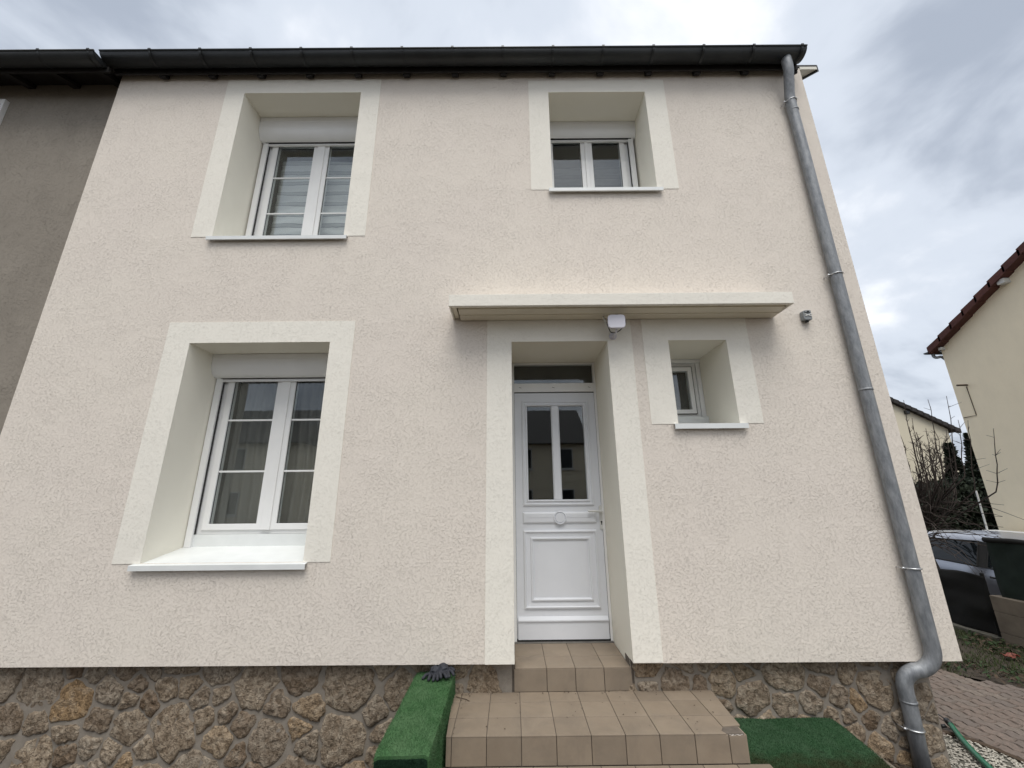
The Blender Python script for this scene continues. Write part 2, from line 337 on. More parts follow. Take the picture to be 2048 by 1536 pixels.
def moulding(x0, x1, z0, z1, y, prof):
    """closed rectangular moulding; prof = list of (inset, height towards the viewer)"""
    V, F = [], []
    for ins, h in prof:
        V += [(x0 + ins, y - h, z0 + ins), (x1 - ins, y - h, z0 + ins), (x1 - ins, y - h, z1 - ins), (x0 + ins, y - h, z1 - ins)]
    for k in range(len(prof) - 1):
        for i in range(4):
            j = (i + 1) % 4; F.append((4 * k + i, 4 * k + j, 4 * k + 4 + j, 4 * k + 4 + i))
    return V, F
def tube(path, r, n=12, cap=True):
    P = [Vector(p) for p in path]; rs = r if isinstance(r, (list, tuple)) else [r] * len(P)
    V, F = [], []; prev = None
    for i, p in enumerate(P):
        t = (P[min(i + 1, len(P) - 1)] - P[max(i - 1, 0)]).normalized()
        if prev is None: a = t.orthogonal().normalized()
        else: a = (prev - t * prev.dot(t)).normalized()
        prev = a; b = t.cross(a)
        V += [tuple(p + (a * math.cos(2 * math.pi * k / n) + b * math.sin(2 * math.pi * k / n)) * rs[i]) for k in range(n)]
    for i in range(len(P) - 1):
        F += [(i * n + k, i * n + (k + 1) % n, (i + 1) * n + (k + 1) % n, (i + 1) * n + k) for k in range(n)]
    if cap: F += [tuple(range(n - 1, -1, -1)), tuple(range((len(P) - 1) * n, len(P) * n))]
    return V, F
def smooth_path(pts, k=6):
    P = [Vector(p) for p in pts]; out = []
    for i in range(len(P) - 1):
        p0, p1, p2, p3 = P[max(i - 1, 0)], P[i], P[i + 1], P[min(i + 2, len(P) - 1)]
        for s in range(k):
            t = s / k
            out.append(0.5 * ((2 * p1) + (-p0 + p2) * t + (2 * p0 - 5 * p1 + 4 * p2 - p3) * t * t + (-p0 + 3 * p1 - 3 * p2 + p3) * t ** 3))
    out.append(P[-1]); return [tuple(p) for p in out]
def bend(p0, p1, p2, r, k=7):
    """rounded corner at p1"""
    p0, p1, p2 = Vector(p0), Vector(p1), Vector(p2); a = p1 + (p0 - p1).normalized() * r; b = p1 + (p2 - p1).normalized() * r
    return [tuple(((1 - t) ** 2) * a + 2 * t * (1 - t) * p1 + t * t * b) for t in [i / k for i in range(k + 1)]]

# ================================================================== SETTING
GZ = -0.30
build('ground', ([(-600, -600, GZ - 0.03), (600, -600, GZ - 0.03), (600, 600, GZ - 0.03), (-600, 600, GZ - 0.03)], [(0, 1, 2, 3)]), 'earth', kind='structure', org=(0, 0, GZ - 0.03))

# ================================================================== THE HOUSE
XL, XR = -4.563, 3.472
house = empty('house', (0, 0, 0.46), 'two-storey house with pinkish rough render and cream window surrounds', 'house')
def zbase(x): return 0.469 - 0.0040 * x
TOPZ = 6.585
OPEN = {  # x0, x1, z0, z1
    'ul': (-3.07, -1.714, 4.33, 6.258), 'ur': (0.466, 1.59, 4.89, 6.236), 'll': (-3.055, -1.72, 1.215, 3.147),
    'door': (0.008, 0.924, None, 3.130), 'sm': (1.502, 2.056, 2.33, 3.130)}
def wall_front():
    xs = sorted({XL, XR, *[v for o in OPEN.values() for v in o[:2]]})
    zs = sorted({TOPZ, *[v for o in OPEN.values() for v in o[2:] if v is not None]})
    V, F, ix = [], [], {}
    def vid(x, z):
        k = (x, z)
        if k not in ix:
            ix[k] = len(V); V.append((x, 0.0, zbase(x) if z == 'b' else z))
        return ix[k]
    rows = ['b'] + zs
    for i in range(len(xs) - 1):
        for j in range(len(rows) - 1):
            xm = (xs[i] + xs[i + 1]) / 2; zm = ((0.46 if rows[j] == 'b' else rows[j]) + rows[j + 1]) / 2
            if any(o[0] < xm < o[1] and (o[2] or 0) < zm < o[3] for o in OPEN.values()): continue
            F.append((vid(xs[i], rows[j]), vid(xs[i + 1], rows[j]), vid(xs[i + 1], rows[j + 1]), vid(xs[i], rows[j + 1])))
    # underside of the insulation (split at the door), the two ends
    k = len(V); d = 0.30
    V += [(XL, 0, zbase(XL)), (0.008, 0, zbase(0)), (0.008, d, zbase(0)), (XL, d, zbase(XL)), (0.924, 0, zbase(.92)), (XR, 0, zbase(XR)), (XR, d, zbase(XR)), (0.924, d, zbase(.92))]
    F += [(k, k + 3, k + 2, k + 1), (k + 4, k + 7, k + 6, k + 5)]
    k = len(V)
    V += [(XR, 0, zbase(XR)), (XR, 6, zbase(XR)), (XR, 6, TOPZ), (XR, 3, TOPZ + 2.16), (XR, 0, TOPZ)]; F += [tuple(range(k, k + 5))]
    k = len(V)
    V += [(XL, 0, zbase(XL)), (XL, 0.14, zbase(XL)), (XL, 0.14, TOPZ), (XL, 0, TOPZ)]; F += [(k, k + 3, k + 2, k + 1)]
    k = len(V)
    V += [(XL, 6, 0.4), (XR, 6, 0.4), (XR, 6, TOPZ), (XL, 6, TOPZ)]; F += [(k, k + 1, k + 2, k + 3)]
    return V, F
build('wall', wall_front(), 'render_pink', house, label='pinkish beige scraped render')
def surround(key, tx0, tx1, tz0, tz1, depth, door=False):
    x0, x1, z0, z1 = OPEN[key]; p = -0.004
    V, F, I = [], [], []
    def quad(a, mi):
        k = len(V); V.extend(a); F.append((k, k + 1, k + 2, k + 3)); I.append(mi)
    zb0 = zbase(0.4) + 0.0015 if door else tz0
    zi = zb0 if door else z0 - 0.03
    for (a, b, c, d) in ((tx0, x0, zb0, tz1), (x1, tx1, zb0, tz1), (x0, x1, z1, tz1)):
        quad([(a, p, c), (b, p, c), (b, p, d), (a, p, d)], 0)
    # thin edges of the proud coat
    quad([(tx0, p, zb0), (tx0, p, tz1), (tx0, 0.001, tz1), (tx0, 0.001, zb0)], 0); quad([(tx1, p, zb0), (tx1, 0.001, zb0), (tx1, 0.001, tz1), (tx1, p, tz1)], 0)
    quad([(tx0, p, tz1), (tx1, p, tz1), (tx1, 0.001, tz1), (tx0, 0.001, tz1)], 0)
    quad([(tx0, p, zb0), (tx0, 0.001, zb0), (x0, 0.001, zb0), (x0, p, zb0)], 0); quad([(x1, p, zb0), (x1, 0.001, zb0), (tx1, 0.001, zb0), (tx1, p, zb0)], 0)
    zr = 0.36 if door else zi - 0.02
    quad([(x0, p, zi), (x0, p, z1), (x0, depth, z1), (x0, depth, zi)], 1)
    quad([(x1, p, z1), (x1, p, zi), (x1, depth, zi), (x1, depth, z1)], 1)
    quad([(x0, p, z1), (x1, p, z1), (x1, depth, z1), (x0, depth, z1)], 1)
    if door:
        quad([(x0, 0.09, zr), (x0, 0.09, zi), (x0, depth, zi), (x0, depth, zr)], 1); quad([(x1, 0.09, zi), (x1, 0.09, zr), (x1, depth, zr), (x1, depth, zi)], 1)
    else:
        quad([(x0, 0.0, zi), (x0, depth, zi), (x1, depth, zi), (x1, 0.0, zi)], 1)
    build('door_surround' if door else 'window_surround', (V, F, I), ['render_cream', 'render_reveal'], house)
surround('ul', -3.29, -1.492, 4.318, 6.455, 0.60)
surround('ur', 0.236, 1.824, 4.872, 6.415, 0.60)
surround('ll', -3.288, -1.497, 1.212, 3.362, 0.60)
surround('door', -0.223, 1.157, None, 3.368, 0.72, True)
surround('sm', 1.262, 2.272, 2.326, 3.366, 0.70)

# ---- windows
def sill(win, x0, x1, zf, zback, yback, drop=0.04):
    # folded aluminium sill: sloping top, front drip lip, end upstands
    yf = -0.042
    poly = [(yf, zf), (yback, zback), (yback, zback - 0.004), (yf + 0.006, zf - 0.004), (yf + 0.006, zf - drop + 0.004), (yf + 0.016, zf - drop + 0.004), (yf + 0.016, zf - drop), (yf, zf - drop)]
    a = prism(poly, 'x', x0, x1)
    return build('sill', a, 'alu_sill', win)
def shutter_box(win, x0, x1, ztop, zbot, yf, yb):
    h = ztop - zbot; d = yb - yf
    poly = [(yb, ztop)] + [(yf, ztop), (yf, ztop - h * 0.22), (yf + 0.003, ztop - h * 0.24), (yf + 0.004, ztop - h * 0.40)] + \
           [(yf + 0.004 + d * 0.62 * (1 - math.cos(t)), ztop - h * 0.40 - h * 0.60 * math.sin(t)) for t in [rad(12 + 78 * i / 8) for i in range(9)]] + [(yb, zbot)]
    build('shutter_box', prism(poly, 'x', x0, x1), 'pvc_white', win)
    # end caps a touch proud and the dark seam under the box
    build('shutter_slat', join(box(x0 + 0.05, x1 - 0.05, yb - 0.035, yb - 0.02, zbot - 0.030, zbot - 0.006), box(x0 + 0.05, x1 - 0.05, yb - 0.04, yb - 0.015, zbot - 0.034, zbot - 0.0305)), 'pvc_white', win, bevel=0.002)
    build('shutter_slot', box(x0 + 0.05, x1 - 0.05, yb - 0.050, yb - 0.005, zbot - 0.0055, zbot + 0.0015), 'gasket', win)
def casement(key, yw, fx0, fx1, fz0, fz1, bars, gz0, boxinfo, sillinfo, label, up=0.0, lean=0.0, mg=0.033):
    x0, x1, z0, z1 = OPEN[key]
    win = empty('window', ((x0 + x1) / 2, yw, z0), parent=house); win['label'] = label
    build('frame', ring(fx0, fx1, fz0, fz1, 0.052, yw, yw + 0.06), 'pvc_white', win, bevel=0.003)
    # roller shutter guide rails, each with its dark slot
    for s, gx in ((1, fx0), (-1, fx1)):
        a, b = sorted((gx - s * 0.062, gx - s * 0.002))
        build('shutter_guide', join(box(a, b, yw - 0.05, yw + 0.02, fz0 - up, fz1)), 'pvc_white', win, bevel=0.002)
        c, d = sorted((gx - s * 0.016, gx + s * 0.004))
        build('guide_slot', box(c, d, yw - 0.030, yw - 0.012, fz0, fz1), 'gasket', win)
    xm = (fx0 + fx1) / 2; sw = 0.062
    for (a, b) in ((fx0 + 0.045, xm - mg), (xm + mg, fx1 - 0.045)):
        build('sash', ring(a, b, gz0 - 0.045, fz1 - 0.03, sw, yw - 0.018, yw + 0.045, wb=0.055), 'pvc_white', win, bevel=0.004)
        ga, gb = a + sw, b - sw
        build('gasket', ring(ga - 0.002, gb + 0.002, gz0 + 0.008, fz1 - 0.09, 0.005, yw - 0.004, yw + 0.004), 'gasket', win)
        zs = [gz0 + 0.004] + sorted(bars) + [fz1 - 0.085]
        for k in range(len(zs) - 1):
            dy_ = lean * (zs[k + 1] - zs[k]); V, F = box(ga - 0.004, gb + 0.004, yw - 0.002, yw + 0.002, zs[k] + 0.001, zs[k + 1] - 0.001)
            build('pane', ([(x, y + (dy_ if z > zs[k] + 0.05 else 0), z) for x, y, z in V], F), 'window_glass', win)
        for zb in bars:
            build('glazing_bar', box(ga, gb, yw - 0.006, yw + 0.012, zb - 0.009, zb + 0.009), 'pvc_white', win, bevel=0.003)
    build('meeting_stile', box(xm - mg - 0.012, xm + mg + 0.012, yw - 0.030, yw - 0.0185, gz0 - 0.046, fz1 - 0.032), 'pvc_white', win, bevel=0.004)
    if boxinfo: shutter_box(win, x0 + 0.002, x1 - 0.002, z1 - 0.004, boxinfo[0], boxinfo[1], yw - 0.006)
    if up: build('sill_upstand', box(fx0 - 0.01, x1 - 0.001, yw - 0.022, yw + 0.02, sillinfo[3] - 0.01, fz0 - 0.001), 'alu_sill', win)
    sill(win, *sillinfo)
    # the dark room behind the glass
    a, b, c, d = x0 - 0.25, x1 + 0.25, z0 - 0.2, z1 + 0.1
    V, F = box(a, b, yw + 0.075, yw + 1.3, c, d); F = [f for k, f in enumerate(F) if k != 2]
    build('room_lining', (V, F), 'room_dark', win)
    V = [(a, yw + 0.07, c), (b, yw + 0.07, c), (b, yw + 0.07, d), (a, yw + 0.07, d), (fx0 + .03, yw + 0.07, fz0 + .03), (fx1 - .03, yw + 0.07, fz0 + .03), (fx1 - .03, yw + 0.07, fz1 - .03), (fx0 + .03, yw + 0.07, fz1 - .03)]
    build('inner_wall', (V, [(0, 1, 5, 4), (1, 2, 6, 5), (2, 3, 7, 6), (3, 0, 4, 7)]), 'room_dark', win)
    return win
casement('ll', 0.455, -2.985, -1.68, 1.395, 3.00, (2.482, 1.972), 1.477, (2.915, 0.30), (-3.113, -1.684, 1.203, 1.292, 0.45), 'ground-floor casement window with closed net curtain', up=0.11)
casement('ul', 0.450, -2.985, -1.68, 4.47, 6.06, (5.474, 4.962), 4.56, (5.965, 0.30), (-3.10, -1.668, 4.301, 4.36, 0.45), 'upstairs casement window beside the neighbouring house', lean=0.0)
casement('ur', 0.480, 0.445, 1.500, 5.05, 6.13, (), 5.13, (6.025, 0.37), (0.424, 1.638, 4.862, 4.92, 0.48), 'small upstairs casement window above the awning', mg=0.0105)

def small_window():
    x0, x1, z0, z1 = OPEN['sm']; yw = 0.575
    win = empty('window', ((x0 + x1) / 2, yw, z0), parent=house); win['label'] = 'tiny deep-set window right of the front door'
    fx0, fx1 = 1.552, 2.006
    build('head_rail', box(x0, x1, yw - 0.03, yw + 0.05, 3.086, 3.128), 'pvc_white', win, bevel=0.003)
    for a, b in ((fx1 + 0.002, x1 - 0.002), (x0 + 0.002, fx0 - 0.002)): build('jamb_cover', box(a, b, yw - 0.012, yw + 0.05, 2.495, 3.085), 'pvc_white', win, bevel=0.003)
    build('frame', ring(fx0, fx1, 2.495, 3.085, 0.050, yw, yw + 0.06), 'pvc_white', win, bevel=0.003)
    build('gasket', ring(fx0 + 0.048, fx1 - 0.048, 2.5225, 3.045, 0.006, yw - 0.0225, yw + 0.004), 'gasket', win)
    build('sash', ring(fx0 + 0.053, fx1 - 0.053, 2.527, 3.041, 0.044, yw - 0.024, yw + 0.045), 'pvc_white', win, bevel=0.004)
    build('pane', box(fx0 + 0.09, fx1 - 0.09, yw, yw + 0.004, 2.56, 3.005), 'window_glass', win)
    build('sill_upstand', box(x0 - 0.0, x1 + 0.0, yw - 0.045, yw + 0.02, 2.41, 2.493), 'alu_sill', win, bevel=0.002)
    sill(win, 1.456, 2.108, 2.322, 2.42, yw, 0.045)
    V, F = box(x0 - 0.1, x1 + 0.1, yw + 0.075, yw + 0.8, 2.2, 3.25); F = [f for k, f in enumerate(F) if k != 2]
    build('room_lining', (V, F), 'gasket', win)
small_window()

# ---- curtains (hang inside: things of their own)
def curtain(x0, x1, z0, z1, y, mat, fold, amp, vertical, label):
    nx, nz = (90, 30) if vertical else (40, 90); V, F = [], []
    for j in range(nz + 1):
        for i in range(nx + 1):
            x = x0 + (x1 - x0) * i / nx; z = z0 + (z1 - z0) * j / nz
            w = noise.noise((x * 2, z * 1.3, y))
            d = amp * math.sin(2 * math.pi * ((x if vertical else z) / fold + 0.5 * w))
            V.append((x, y + d, z - (0 if vertical else 0.02 * math.sin(3 * x))))
    for j in range(nz):
        for i in range(nx):
            a = j * (nx + 1) + i; F.append((a, a + 1, a + nx + 2, a + nx + 1))
    o = build('curtain', (V, F), mat, smooth=True, label=label, cat='curtain')
    s = o.modifiers.new('thickness', 'SOLIDIFY'); s.thickness = 0.002; s.offset = 1
curtain(-2.92, -1.74, 1.42, 2.96, 0.62, 'curtain_sheer', 0.10, 0.018, True, 'greyish net curtain behind the ground-floor window')
curtain(-2.90, -1.74, 4.49, 5.86, 0.60, 'curtain_stripe', 0.155, 0.006, False, 'pale striped curtain behind the upstairs window on the left')
curtain(0.50, 1.46, 5.07, 5.84, 0.70, 'curtain_dim', 0.155, 0.006, False, 'dim striped curtain behind the small upstairs window on the right')

# ---- front door
def front_door():
    y = 0.64
    d = empty('front_door', (0.466, y, 0.413), parent=house); d['label'] = 'white panelled front door with two tall panes and a transom light'
    B = lambda n, g, m_='door_white', bv=0.0: build(n, g, m_, d, bevel=bv)
    B('door_frame', ([v for v in join(box(0.009, 0.034, y - 0.015, y + 0.05, 0.41, 3.128), box(0.899, 0.923, y - 0.015, y + 0.05, 0.41, 3.128), box(0.0345, 0.8985, y - 0.014, y + 0.05, 3.108, 3.127), box(0.0345, 0.8985, y - 0.016, y + 0.05, 2.796, 2.892))[0]],
                     join(box(0, 1, 0, 1, 0, 1), box(0, 1, 0, 1, 0, 1), box(0, 1, 0, 1, 0, 1), box(0, 1, 0, 1, 0, 1))[1]), 'pvc_white', 0.002)
    B('transom_pane', box(0.034, 0.899, y + 0.012, y + 0.018, 2.891, 3.109), 'window_glass')
    B('leaf_gap', join(box(0.030, 0.903, y + 0.006, y + 0.03, 2.78, 2.797), box(0.0335, 0.0365, y + .006, y + .03, 0.44, 2.79), box(0.897, 0.9, y + .006, y + .03, 0.44, 2.79)), 'gasket')
    # leaf with the glazed opening left free
    g = [box(0.037, 0.165, y, y + 0.045, 0.425, 2.785), box(0.768, 0.8965, y, y + 0.045, 0.425, 2.785), box(0.165, 0.768, y, y + 0.045, 2.64, 2.785), box(0.165, 0.768, y, y + 0.045, 0.425, 1.672)]
    B('leaf', join(*g))
    for (a, b) in ((0.168, 0.423), (0.510, 0.764)):
        B('pane', box(a, b, y + 0.010, y + 0.014, 1.673, 2.639), 'window_glass')
    B('mullion', prism([(0.4235, y + 0.03), (0.4235, y - 0.004), (0.436, y - 0.018), (0.497, y - 0.018), (0.5095, y - 0.004), (0.5095, y + 0.03)], 'z', 1.6735, 2.6385))
    B('glazing_moulding', moulding(0.110, 0.825, 1.615, 2.698, y, [(0, 0.0), (0.004, 0.014), (0.018, 0.018), (0.024, 0.010), (0.040, 0.012), (0.046, 0.022), (0.056, 0.020), (0.060, -0.012)]))
    # raised band with the round rosette
    B('raised_band', moulding(0.106, 0.838, 1.448, 1.556, y, [(0, 0.0), (0.006, 0.014), (0.016, 0.018), (0.053, 0.0185)]))
    cx, cz = 0.475, 1.501
    prof = [(0.066, 0.016), (0.063, 0.028), (0.056, 0.030), (0.052, 0.020), (0.048, 0.019), (0.045, 0.027), (0.0, 0.028)]
    V, F = [], []; n = 32
    for rr, h in prof:
        V += [(cx + rr * math.cos(2 * math.pi * k / n), y - h, cz + rr * math.sin(2 * math.pi * k / n)) for k in range(n)]
    for i in range(len(prof) - 1):
        F += [(i * n + k, i * n + (k + 1) % n, (i + 1) * n + (k + 1) % n, (i + 1) * n + k) for k in range(n)]
    B('rosette', (V, F))
    pr = [(0, 0.0), (0.004, 0.016), (0.016, 0.020), (0.024, 0.008), (0.058, 0.004), (0.066, 0.004), (0.070, 0.016), (0.082, 0.018), (0.090, 0.006), (0.10, 0.003)]
    B('lower_moulding', moulding(0.110, 0.833, 0.686, 1.386, y, pr))
    B('kick_board', prism([(y + 0.002, 0.437), (y - 0.022, 0.437), (y - 0.022, 0.585), (y - 0.034, 0.588), (y - 0.034, 0.598), (y + 0.002, 0.625)], 'x', 0.048, 0.889))
    B('threshold', join(box(0.010, 0.922, y - 0.045, y + 0.05, 0.395, 0.421)), 'threshold', 0.003)
    B('door_seal', box(0.036, 0.898, y - 0.018, y + 0.04, 0.4215, 0.436), 'gasket')
    # handle: back plate, lever, keyhole
    hp = [(0.887 + 0.017 * math.cos(t), 1.60 + 0.017 * math.sin(t)) for t in [rad(180 * i / 8) for i in range(9)]] + [(0.887 + 0.017 * math.cos(t), 1.40 + 0.017 * math.sin(t)) for t in [rad(180 + 180 * i / 8) for i in range(9)]]
    hd = build('handle', prism(hp, 'y', y - 0.010, y), 'white_paint', d, bevel=0.002); hd
    build('lever', join(tube([(0.885, y - 0.008, 1.557), (0.885, y - 0.048, 1.557)], 0.010, 10), tube(smooth_path([(0.890, y - 0.046, 1.557), (0.872, y - 0.052, 1.558), (0.82, y - 0.054, 1.561), (0.752, y - 0.050, 1.563)]), [0.010] * 18 + [0.008], 10)), 'white_paint', d, smooth=True)
    build('keyhole', join(tube([(0.887, y - 0.0125, 1.458), (0.887, y - 0.009, 1.458)], 0.009, 10), box(0.883, 0.891, y - 0.0118, y - 0.009, 1.432, 1.457)), 'gasket', d)
    for cxs in (0.10, 0.46, 0.85): build('screw_cover', prism([(cxs - 0.013, 2.845), (cxs + 0.013, 2.838), (cxs + 0.013, 2.842), (cxs - 0.013, 2.849)], 'y', y - 0.018, y - 0.015), 'threshold', d)
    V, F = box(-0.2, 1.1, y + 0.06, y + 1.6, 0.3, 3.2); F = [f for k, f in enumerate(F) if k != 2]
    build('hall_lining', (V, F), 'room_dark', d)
front_door()

# ---- plinth of rubble stones in mortar
YP = 0.082; PX1 = 3.256
pl = empty('plinth', (0, YP, GZ), parent=house); pl['label'] = 'rubble stone plinth under the render'
def mortar_sheet():
    nx, nz = 220, 26; V, F = [], []; z0, z1 = GZ - 0.05, 0.50
    for j in range(nz + 1):
        for i in range(nx + 1):
            x = XL + (PX1 - XL) * i / nx; z = z0 + (z1 - z0) * j / nz
            V.append((x, YP + 0.004 + 0.003 * noise.noise((x * 5, z * 5, 2)) + 0.002 * noise.noise((x * 22, z * 22, 7)), z))
    for j in range(nz):
        for i in range(nx):
            a = j * (nx + 1) + i; xm_, zm_ = (V[a][0] + V[a + 1][0]) / 2, (V[a][2] + V[a + nx + 1][2]) / 2
            if -0.005 < xm_ < 0.935 and zm_ > 0.22: continue
            F.append((a, a + 1, a + nx + 2, a + nx + 1))
    k = len(V); V += [(PX1, YP + 0.005, z0), (PX1, 3.0, z0), (PX1, 3.0, z1), (PX1, YP + 0.005, z1)]; F.append((k, k + 1, k + 2, k + 3))
    return V, F
build('mortar', mortar_sheet(), 'mortar', pl, smooth=True)
def clip(poly, px, pz, nx, nz):
    out = []
    for i in range(len(poly)):
        a, b = poly[i], poly[(i + 1) % len(poly)]
        da = (a[0] - px) * nx + (a[1] - pz) * nz; db = (b[0] - px) * nx + (b[1] - pz) * nz
        if da <= 0: out.append(a)
        if (da < 0 < db) or (db < 0 < da):
            t = da / (da - db); out.append((a[0] + (b[0] - a[0]) * t, a[1] + (b[1] - a[1]) * t))
    return out
def make_stones():
    rs = random.Random(5); pts = []; tries = 0
    while tries < 9000:
        tries += 1
        x = rs.uniform(XL, PX1); z = rs.uniform(GZ - 0.06, 0.475)
        dmin = rs.choice((0.12, 0.18, 0.22, 0.26, 0.29, 0.32)) * (0.85 if x > 0.9 else 1.0)
        if all((x - a) ** 2 * 0.8 + (z - b) ** 2 * 1.25 > (0.5 * (dmin + dd)) ** 2 for a, b, dd in pts): pts.append((x, z, dmin))
    for (x, z, dd) in pts:
        poly = [(x - .25, z - .2), (x + .25, z - .2), (x + .25, z + .2), (x - .25, z + .2)]
        for (a, b, d2) in pts:
            if (a, b) == (x, z) or abs(a - x) > .6: continue
            L = math.hypot(a - x, b - z); w = 0.5 + 0.12 * (dd - d2) / 0.1
            w = min(max(w, 0.36), 0.64); gap = rs.uniform(0.005, 0.017)
            poly = clip(poly, x + (a - x) * w - (a - x) / L * gap, z + (b - z) * w - (b - z) / L * gap, (a - x) / L, (b - z) / L)
            if len(poly) < 3: break
        if len(poly) < 3: continue
        poly = clip(poly, XL, z, -1, 0); poly = clip(poly, PX1 - 0.012, z, 1, 0); poly = clip(poly, x, 0.462, 0, 1) if len(poly) > 2 else []
        if z > 0.2 and -0.02 < x < 0.95: continue
        if z > 0.12 and len(poly) > 2: poly = clip(poly, -0.012, z, 1, 0) if x < 0 else (clip(poly, 0.944, z, -1, 0) if x > 0.93 else poly)
        if len(poly) < 3: continue
        cx = sum(p[0] for p in poly) / len(poly); cz = sum(p[1] for p in poly) / len(poly)
        # radial outline, rounded and roughened
        n = 32; prof = []; sd_ = rs.uniform(0, 50)
        for k in range(n):
            t = 2 * math.pi * k / n; c, s = math.cos(t), math.sin(t); best = 9
            for i in range(len(poly)):
                a, b = poly[i], poly[(i + 1) % len(poly)]
                ex, ez = b[0] - a[0], b[1] - a[1]; den = c * ez - s * ex
                if abs(den) < 1e-9: continue
                tt = ((a[0] - cx) * ez - (a[1] - cz) * ex) / den
                if tt > 1e-6:
                    qx, qz = cx + c * tt - a[0], cz + s * tt - a[1]; L2 = ex * ex + ez * ez
                    if -0.001 <= (qx * ex + qz * ez) / L2 <= 1.001: best = min(best, tt)
            prof.append(best if best < 9 else 0.04)
        prof = [(prof[k - 1] + 3.5 * prof[k] + prof[(k + 1) % n]) / 5.5 for k in range(n)]
        prof = [p * (1 + 0.20 * noise.noise((3 * math.cos(2 * math.pi * k / n) + sd_, 3 * math.sin(2 * math.pi * k / n), 1))) for k, p in enumerate(prof)]
        if max(prof) < 0.03: continue
        hgt = rs.uniform(0.008, 0.017); tx, tz = rs.uniform(-.06, .06), rs.uniform(-.06, .06)
        V, F = [], []
        for (q, h) in ((1.02, -0.9), (0.985, 0.42), (0.91, 0.86), (0.66, 1.0), (0.34, 1.05)):
            for k in range(n):
                r0 = prof[k] * q; xx, zz = cx + r0 * math.cos(2 * math.pi * k / n), cz + r0 * math.sin(2 * math.pi * k / n)
                dd2 = 0 if h < 0 else (0.35 if q > 0.9 else 1.0) * (0.013 * noise.noise((xx * 24 + sd_, zz * 24, 4)) + 0.010 * noise.noise((xx * 60, zz * 60 + sd_, 9)))
                V.append((xx, YP + 0.004 - hgt * h - dd2 * 1.0 - (tx * (xx - cx) + tz * (zz - cz)) * (0 if h < 0 else 1), zz))
        V.append((cx, YP + 0.004 - hgt * 1.1, cz)); c0 = len(V) - 1
        for i in range(4): F += [(i * n + k, i * n + (k + 1) % n, (i + 1) * n + (k + 1) % n, (i + 1) * n + k) for k in range(n)]
        F += [(4 * n + k, 4 * n + (k + 1) % n, c0) for k in range(n)]
        build('stone', (V, F), 'stone', pl, smooth=True)
make_stones()

# ---- roof, eaves, gutter
roof_ang = rad(36)
def slab(x0, x1, ya, za, yb, zb, t):
    return ([(x0, ya, za), (x1, ya, za), (x1, yb, zb), (x0, yb, zb), (x0, ya, za + t), (x1, ya, za + t), (x1, yb, zb + t), (x0, yb, zb + t)],
            [(0, 3, 2, 1), (4, 5, 6, 7), (0, 1, 5, 4), (1, 2, 6, 5), (2, 3, 7, 6), (3, 0, 4, 7)])
def rz(y): return 6.61 + y * math.tan(roof_ang)
rf = build('roof', join(slab(XL - 0.001, XR - 0.10, -0.10, rz(-0.10), 3, rz(3), 0.05), slab(XR - 0.0995, XR + 0.215, 0.0, rz(0.0), 3, rz(3), 0.03), slab(XL - 0.001, XR + 0.215, 3.001, rz(3), 6.2, rz(3) - 2.3, 0.05)), 'roof_slate', house)
build('verge_soffit', slab(XR + 0.004, XR + 0.205, -0.004, rz(-0.004) - 0.042, 3, rz(3) - 0.042, 0.04), 'soffit_cream', rf)
build('verge_board', slab(XR + 0.206, XR + 0.222, -0.002, rz(-0.002) - 0.075, 3, rz(3) - 0.075, 0.10), 'zinc_dark', rf)
build('eaves_board', join(slab(XL, XR - 0.09, -0.075, 6.468, -0.058, 6.468, 0.09), slab(XL, XR - 0.09, -0.057, 6.515, 0.02, 6.560, 0.015)), 'wood_dark', rf)
for k in range(14):
    x = -4.026 + 0.5675 * k
    build('rafter_end', prism([(-0.056, 6.512), (-0.056, 6.452), (-0.044, 6.444), (-0.004, 6.475), (-0.004, 6.54)], 'x', x - 0.035, x + 0.035), 'wood_dark', rf)
def gutter(parent, x0, x1, yc, zc, R, straps, name='gutter', dz=0.0):
    # half-round zinc gutter with a rolled front bead
    n = 16; poly = []
    for i in range(n + 1):
        t = math.pi + math.pi * i / n; poly.append((yc + R * math.cos(t), zc + 0.85 * R * math.sin(t)))
    inn = [(yc + (R - 0.004) * math.cos(math.pi + math.pi * i / n), zc + (0.85 * R - 0.004) * math.sin(math.pi + math.pi * i / n)) for i in range(n, -1, -1)]
    g = build(name, prism(poly + inn, 'x', x0, x1), 'zinc_dark', parent, smooth=False)
    for p_ in g.data.polygons:
        if len(p_.vertices) == 4: p_.use_smooth = True
    build('bead', tube([(x0, yc - R, zc + 0.002), (x1, yc - R, zc + 0.002)], 0.011, 10), 'zinc_dark', g, smooth=True)
    for ex in (x0, x1 - 0.004): build('end_cap', prism(poly, 'x', ex, ex + 0.004), 'zinc_dark', g)
    for x in straps:
        sp = [(yc + (R + 0.0045) * math.cos(t), zc + (0.85 * R + 0.0045) * math.sin(t)) for t in [rad(178 + 150 * i / 12) for i in range(13)]]
        si = [(yc + (R + 0.0005) * math.cos(t), zc + (0.85 * R + 0.0005) * math.sin(t)) for t in [rad(178 + 150 * i / 12) for i in range(12, -1, -1)]]
        build('strap', join(prism(sp + si, 'x', x - 0.012, x + 0.012), prism([(yc - R - 0.014, zc - 0.004), (yc - R + 0.010, zc - 0.004), (yc - R + 0.010, zc + 0.017), (yc - R - 0.014, zc + 0.017)], 'x', x - 0.014, x + 0.014)), 'zinc_dark', g)
    return g
gut = gutter(house, -4.585, 3.375, -0.165, 6.572, 0.092, [-4.023 + 0.5665 * k for k in range(13)] + [3.32])

